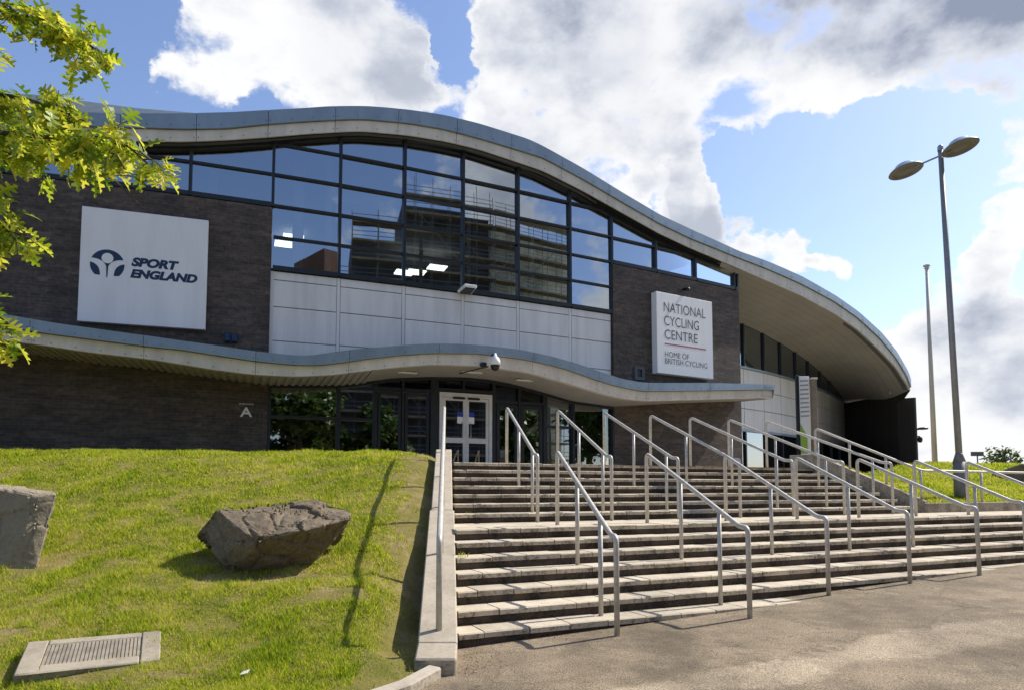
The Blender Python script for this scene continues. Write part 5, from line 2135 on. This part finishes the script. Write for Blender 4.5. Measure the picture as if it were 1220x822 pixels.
oakm = leaf_mat('oak_leaf_green', [(.08, .17, .012), (.28, .38, .02), (.56, .58, .04), (.82, .74, .10)], .55)
oakm2 = leaf_mat('oak_leaf_mass', [(.08, .17, .012), (.28, .38, .02), (.56, .58, .04), (.82, .74, .10)], .55, False)
LM = [leaf_mesh('leaf', 'oak', f_, c_, oakm) for f_, c_ in ((.35, .15), (.15, .3), (.6, .05), (.25, -.1))]
LM2 = [leaf_mesh('leaf', 'oak', f_, c_, oakm2) for f_, c_ in ((.35, .15), (.15, .3))]

oak = thing('oak_tree', (-6.6, 5.0, lawn_z(-6.6, 5.0)), 'oak tree with backlit yellow green lobed leaves reaching in at the upper left', 'tree')
g0_ = lawn_z(-6.6, 5.0)
mb = MB()
mb.tube([(-6.6, 5.0, g0_ - .2), (-6.55, 5.0, g0_ + 1.4), (-6.5, 5.0, 3.2), (-6.55, 5.05, 5.2), (-6.5, 5.0, 7.4)], [.21, .16, .14, .10, .04], 14)
mb.build('trunk', M['bark'], oak, True)


def at(x, y, Y):
    return Vector(((x - 610) / 813 * Y, Y, 1.5 + (581 - y) / 813 * Y))


LIMBS = [  # main branches: way points, with twigs hanging along the part that reaches the picture
    [Vector((-6.5, 5, 4.2)), Vector((-4.9, 4.9, 4.6)), Vector((-3.6, 4.75, 4.90)), Vector((-3.1, 4.65, 4.78)), Vector((-2.72, 4.6, 4.50))],
    [Vector((-6.5, 5, 3.1)), Vector((-4.8, 4.7, 3.75)), Vector((-3.5, 4.55, 3.92)), Vector((-2.95, 4.5, 3.83)), Vector((-2.50, 4.45, 3.82)), Vector((-2.28, 4.45, 3.62))],
    [Vector((-6.5, 5, 3.4)), Vector((-5.0, 4.6, 3.6)), Vector((-3.7, 4.4, 3.42)), Vector((-3.15, 4.3, 3.2)), Vector((-2.95, 4.3, 3.02))],
    [Vector((-6.5, 5, 2.9)), Vector((-5.2, 4.7, 3.1)), Vector((-3.9, 4.6, 2.98)), Vector((-3.45, 4.5, 2.72)), Vector((-3.2, 4.5, 2.55))],
    [Vector((-6.5, 5, 3.6)), Vector((-5.0, 5.0, 4.3)), Vector((-3.7, 5.0, 4.45)), Vector((-3.3, 4.9, 4.30)), Vector((-2.95, 4.8, 4.12))],
    [Vector((-6.5, 5, 3.5)), Vector((-5.0, 5.2, 4.0)), Vector((-3.9, 5.1, 4.05)), Vector((-3.3, 5.0, 3.95)), Vector((-2.8, 4.9, 3.75)), Vector((-2.6, 4.9, 3.55))],
    [Vector((-6.5, 5, 5.0)), Vector((-5.4, 4.7, 5.6)), Vector((-4.2, 4.6, 5.6)), Vector((-3.6, 4.6, 5.3))],
    [Vector((-6.5, 5, 4.6)), Vector((-7.6, 5.6, 5.4)), Vector((-8.6, 5.8, 5.6))],
    [Vector((-6.5, 5, 4.0)), Vector((-7.4, 4.2, 4.6)), Vector((-8.2, 3.6, 4.7))],
    [Vector((-6.5, 5, 5.4)), Vector((-6.1, 6.2, 6.2)), Vector((-5.9, 7.0, 6.4))],
    [Vector((-6.5, 5, 5.6)), Vector((-6.2, 3.9, 6.3)), Vector((-6.0, 3.2, 6.5))],
]
for q_ in LIMBS[:6]:
    for k_ in range(2, len(q_)):
        q_[k_] = q_[k_] + Vector((-.16, 0, .04)) + (Vector((-.10, 0, .05)) if q_ is LIMBS[2] else Vector((0, 0, 0)))
rl = random.Random(11)
leafpos = []
twigs = MB()
for li, L_ in enumerate(LIMBS):
    P_ = fillet(L_, .3, 4)
    n_ = len(P_)
    mb = MB()
    mb.tube(P_, [.026 * (1 - i / n_) + .004 for i in range(n_)], 8)
    mb.build('limb', M['bark'], oak, True)
    tot_ = sum((b - a).length for a, b in zip(P_, P_[1:]))
    # twigs
    near = li < 6
    nt_ = 42 if near else 16
    for k in range(nt_):
        s = tot_ * (rl.uniform(.42, 1.0) if near else rl.uniform(.3, 1.0))
        for a, b in zip(P_, P_[1:]):
            l_ = (b - a).length
            if s <= l_:
                break
            s -= l_
        q = a.lerp(b, min(1, s / max(l_, 1e-6)))
        dirn = (b - a).normalized()
        side_ = Vector((rl.gauss(0, 1), rl.gauss(0, 1), rl.gauss(-.25, .6)))
        tip = q + (dirn * rl.uniform(.1, .7) + side_.normalized()) * rl.uniform(.08, .26)
        midp = q.lerp(tip, .5) + Vector((0, 0, .03))
        tx2, ty2 = 610 + 813 * tip.x / tip.y, 581 - 813 * (tip.z - 1.5) / tip.y
        if near and 215 < ty2 < 420 and tx2 > 70:
            continue
        twigs.tube([q, midp, tip], [.006, .004, .002], 5, False)
        for j in range(rl.randint(6, 11)):
            t_ = rl.uniform(.25, 1.0)
            lp = (q.lerp(midp, t_ * 2) if t_ < .5 else midp.lerp(tip, t_ * 2 - 1))
            leafpos.append((lp, near))
tag(twigs.build('twigs', M['bark'], oak, True), kind='stuff')


def rand_frame(rg, droop=.5):
    d_ = Vector((rg.gauss(0, 1), rg.gauss(0, 1), rg.gauss(-droop, .7))).normalized()
    nn_ = Vector((rg.gauss(0, .55), rg.gauss(0, .55), 1)).normalized()
    x_ = d_.cross(nn_).normalized()
    z_ = x_.cross(d_).normalized()
    return x_, d_, z_


from mathutils import Matrix
vis = []
for lp, near in leafpos:
    px = 610 + 813 * lp.x / lp.y
    py = 581 - 813 * (lp.z - 1.5) / lp.y
    if near and 205 < py < 420 and px > 62 - (py - 205) * .05:
        continue
    px = 610 + 813 * lp.x / lp.y
    py = 581 - 813 * (lp.z - 1.5) / lp.y
    vis.append((0 if (-15 < px < 230 and -20 < py < 430) else 1, rl.random(), lp))
vis.sort(key=lambda q: (q[0], q[1]))
crown = MB()
nl = 0
cr_o = None
leaf_objs = []
for k, (v_, r_, lp) in enumerate(vis):
    x_, d_, z_ = rand_frame(rl)
    s = rl.uniform(.10, .18)
    lp = lp + d_ * .02
    if v_ == 0 and nl < 298:
        leaf_objs.append((LM[rl.randrange(4)], Matrix((( x_.x * s, d_.x * s, z_.x * s, lp.x), (x_.y * s, d_.y * s, z_.y * s, lp.y), (x_.z * s, d_.z * s, z_.z * s, lp.z), (0, 0, 0, 1)))))
        nl += 1
    else:
        me = LM2[rl.randrange(2)]
        off = len(crown.v)
        for vv in me.vertices:
            crown.v.append(tuple(lp + (x_ * vv.co.x + d_ * vv.co.y + z_ * vv.co.z) * s))
        for p_ in me.polygons:
            crown.f.append([off + i for i in p_.vertices])
            crown.uv.append(None)
cr_o = tag(crown.build('crown', oakm2, oak), kind='stuff')
inv = Matrix.Translation(-root_of(oak))
for me, mt in leaf_objs:
    o = bpy.data.objects.new('leaf', me)
    COL.objects.link(o)
    o.parent = oak
    o.matrix_local = inv @ mt


# trees elsewhere: cloud of small leaf faces on limbs
def crown_mesh(rx, rz, n, leaf, seed):
    rg = random.Random(seed)
    cl = []
    for k in range(34):
        d_ = Vector((rg.gauss(0, 1), rg.gauss(0, 1), rg.gauss(.15, 1))).normalized()
        r_ = rg.uniform(.45, .95)
        cl.append((Vector((d_.x * rx * r_, d_.y * rx * r_, d_.z * rz * r_)), rg.uniform(.16, .34) * rx))
    mb = MB()
    for k in range(n):
        c, r_ = rg.choice(cl)
        d_ = Vector((rg.gauss(0, 1), rg.gauss(0, 1), rg.gauss(0, .8)))
        p = c + d_.normalized() * r_ * rg.random() ** .4
        x_, y_, z_ = rand_frame(rg, .3)
        s = leaf * rg.uniform(.6, 1.3)
        mb.face([p, p + (x_ * .35 + y_ * .5) * s, p + y_ * s, p + (y_ * .5 - x_ * .35) * s])
    return mb


treem = leaf_mat('tree_leaf_mass', [(.04, .085, .016), (.075, .14, .024), (.11, .17, .035), (.15, .20, .04)], .35, False)


def tree(name, label, x, y, z, h, rx, rz, n, leaf, seed, group):
    t = thing(name, (x, y, z), label, 'tree', group)
    mb = MB()
    hc = h - rz * .95
    mb.tube([(x, y, z - .2), (x + .05 * h * .1, y, z + hc * .5), (x, y, z + hc), (x, y, z + hc + rz * .6)], [.035 * h, .028 * h, .02 * h, .006 * h], 10)
    rg = random.Random(seed + 5)
    mb.build('trunk', M['bark'], t, True)
    for k in range(7):
        a = k * .9 + rg.uniform(0, .5)
        mb = MB()
        b0 = Vector((x, y, z + hc * rg.uniform(.75, 1.1)))
        b1 = b0 + Vector((math.cos(a) * rx * .7, math.sin(a) * rx * .7, rz * rg.uniform(.2, .7)))
        mb.tube([b0, b0.lerp(b1, .5) + Vector((0, 0, -.03 * h)), b1], [.012 * h, .008 * h, .003 * h], 6)
        mb.build('limb', M['bark'], t, True)
    cm = crown_mesh(rx, rz, n, leaf, seed)
    cm.v = [(v[0] + x, v[1] + y, v[2] + z + hc) for v in cm.v]
    tag(cm.build('crown', treem, t), kind='stuff')
    return t


tree('small_tree', 'small bushy tree far off beyond the right lawn', 65.0, 90, -3.2, 10.2, 2.5, 2.6, 1500, .42, 4, 'trees')
tree('shrub_tree', 'low dark tree half hidden at the right end of the far lawn', 70.2, 90, -3.2, 7.2, 2.6, 1.5, 800, .42, 14, 'trees')

# what stands behind the photographer and shows in the glass
for k, (x, y, h, rx) in enumerate(((27, 12, 8.5, 3.2), (33, 7, 9.5, 3.6), (24, 3, 7.5, 2.8), (36, 14.5, 9, 3.4), (7.5, -8, 9, 3.2), (12.5, -13, 11, 4.0), (3, -17, 11, 4.0), (17, -9, 8.5, 3.2))):
    lab = ['leafy tree to the right of the forecourt, mirrored in the right hand entrance pane', 'tallest leafy tree right of the forecourt, mirrored in the entrance glass', 'short tree nearest the forecourt on the right, mirrored in a door pane',
           'leafy tree farthest right of the forecourt, mirrored beside the brick', 'tree behind the forecourt before the scaffolded block, mirrored in the left entrance glass', 'large tree behind the forecourt, mirrored at the middle of the left entrance glass',
           'tree farthest behind the forecourt, mirrored at the left end of the entrance glass', 'small tree at the foot of the scaffolded block, mirrored low in the glass'][k]
    tree('broadleaf_tree', lab, x, y, asph(x, y) * .0 + (-.6 if y < 0 else .4), h, rx, rx * .95, 3800, .5, 20 + k, 'trees mirrored in the glass')

# scaffolded tower block
sb = thing('scaffolded_building', (38, -22, -1.5), 'tall dark block wrapped in scaffolding and netting, mirrored in the curved upper glass', 'building')
net = simple('scaffold_netting', (.62, .66, .57), .9, 0, .35, .4)
bare_c = simple('bare_concrete_frame', (.09, .095, .11), .9, 0, .3, .5)
deckm = simple('scaffold_deck', (.24, .205, .15), .9, 0, .3, 1)
c0_, cL, cR = Vector((44.0, -17.0, 0)), Vector((22.5, -30.0, 0)), Vector((58.0, -11.5, 0))
nL = Vector((-(cL - c0_).y, (cL - c0_).x, 0)).normalized()


def block(a, b, dep, z0, z1, name, mat):
    d_ = (b - a)
    nn_ = Vector((-d_.y, d_.x, 0)).normalized()
    if nn_.dot(-a) > 0:
        nn_ = -nn_
    mb = MB()
    mb.prism([V(a, z0), V(b, z0), V(b, z1), V(a, z1)], nn_ * dep)
    return weld(mb.build(name, mat, sb)), nn_


block(c0_, c0_.lerp(cL, .62), 9, -1.5, 33, 'tower', bare_c)
block(c0_.lerp(cL, .622), c0_.lerp(cL, .84), 8, -1.5, 28, 'tower', bare_c)
block(c0_.lerp(cL, .842), c0_.lerp(cL, .97), 8, -1.5, 23, 'tower', bare_c)
block(c0_ + Vector((.05, .05, 0)), cR, 8, -1.5, 32, 'netted_wing', net)
poles = MB()
for (a, b, hts) in ((c0_, cL, [(0, .62, 35.5), (.62, .84, 30.5), (.84, 1.0, 25.5)]), (c0_, cR, [(0, 1, 34.5)])):
    d_ = b - a
    L_ = d_.length
    nn_ = Vector((-d_.y, d_.x, 0)).normalized()
    if nn_.dot(-a) < 0:
        nn_ = -nn_
    for (s0, s1, H) in hts:
        n_ = max(2, int((s1 - s0) * L_ / 1.9))
        for i in range(n_ + 1):
            s = s0 + (s1 - s0) * i / n_
            for o_ in (.5, 1.6):
                p = a + d_ * s + nn_ * o_
                poles.tube([V(p, -1.5), V(p, H + random.uniform(-1.2, 1.0))], .045, 4, False)
        z = 1.0
        while z < H - .5:
            p, q = a + d_ * s0 + nn_ * 1.05, a + d_ * s1 + nn_ * 1.05
            mb = MB()
            bar(mb, V(p, z), V(q, z), .22, 1.3, nn_)
            weld(mb.build('scaffold_deck', deckm, sb))
            for o_, dz in ((1.65, 1.0), (1.65, .5)):
                poles.tube([V(p + nn_ * .6, z + dz), V(q + nn_ * .6, z + dz)], .04, 4, False)
            z += 2.05
        for i in range(0, n_ - 1, 3):
            p, q = a + d_ * (s0 + (s1 - s0) * i / n_) + nn_ * 1.68, a + d_ * (s0 + (s1 - s0) * min(n_, i + 3) / n_) + nn_ * 1.68
            for zz in range(2, int(H) - 6, 8):
                poles.tube([V(p, zz), V(q, zz + 6)], .04, 4, False)
polem = simple('scaffold_tube', (.20, .21, .22), .6, .2, .1)
tag(poles.build('scaffold_tubes', polem, sb), kind='stuff')
hb = thing('brick_building', (27, -41, -1.5), 'plain red brown block beside the scaffolding, mirrored low in the left of the upper glass', 'building')
redb = simple('red_brown_wall', (.13, .065, .042), .85, 0, .15, .4)
tanb = simple('tan_wall', (.34, .26, .15), .85, 0, .12, .4)
mb = MB(); mb.prism([(26.2, -40, -1.5), (29.2, -40, -1.5), (29.2, -40, 31.0), (26.2, -40, 31.0)], (0, -8, 0)); mb.build('wall', redb, hb)
mb = MB(); mb.prism([(29.23, -40, -1.5), (32.0, -40, -1.5), (32.0, -40, 30.4), (29.23, -40, 30.4)], (0, -8, 0)); mb.build('stair_tower', tanb, hb)
for i in range(2):
    for j in range(4):
        mb = MB()
        x = 26.4 + i * 1.4
        mb.box((x + .5, -39.98, 6.0 + j * 3.6), (.9, .1, 1.6))
        mb.build('window', M['navy'], hb)
lb = thing('long_shed', (-10, -48, -1.5), 'long low dark shed behind the forecourt, mirrored under the sky in the left upper glass', 'building')
mb = MB(); mb.prism([(-40, -46, -1.5), (11, -46, -1.5), (11, -46, 12.2), (-40, -46, 12.2)], (0, -10, 0)); mb.build('wall', bare_c, lb)
mb = MB(); mb.prism([(-40.5, -45.5, 12.2), (11.3, -45.5, 12.2), (11.3, -51, 14), (-40.5, -51, 14)], (0, -.1, .25)); mb.build('roof', M['roof'], lb)
print('objects', len(bpy.data.objects), 'tris', sum(len(o.data.polygons) for o in bpy.data.objects if o.type == 'MESH'))
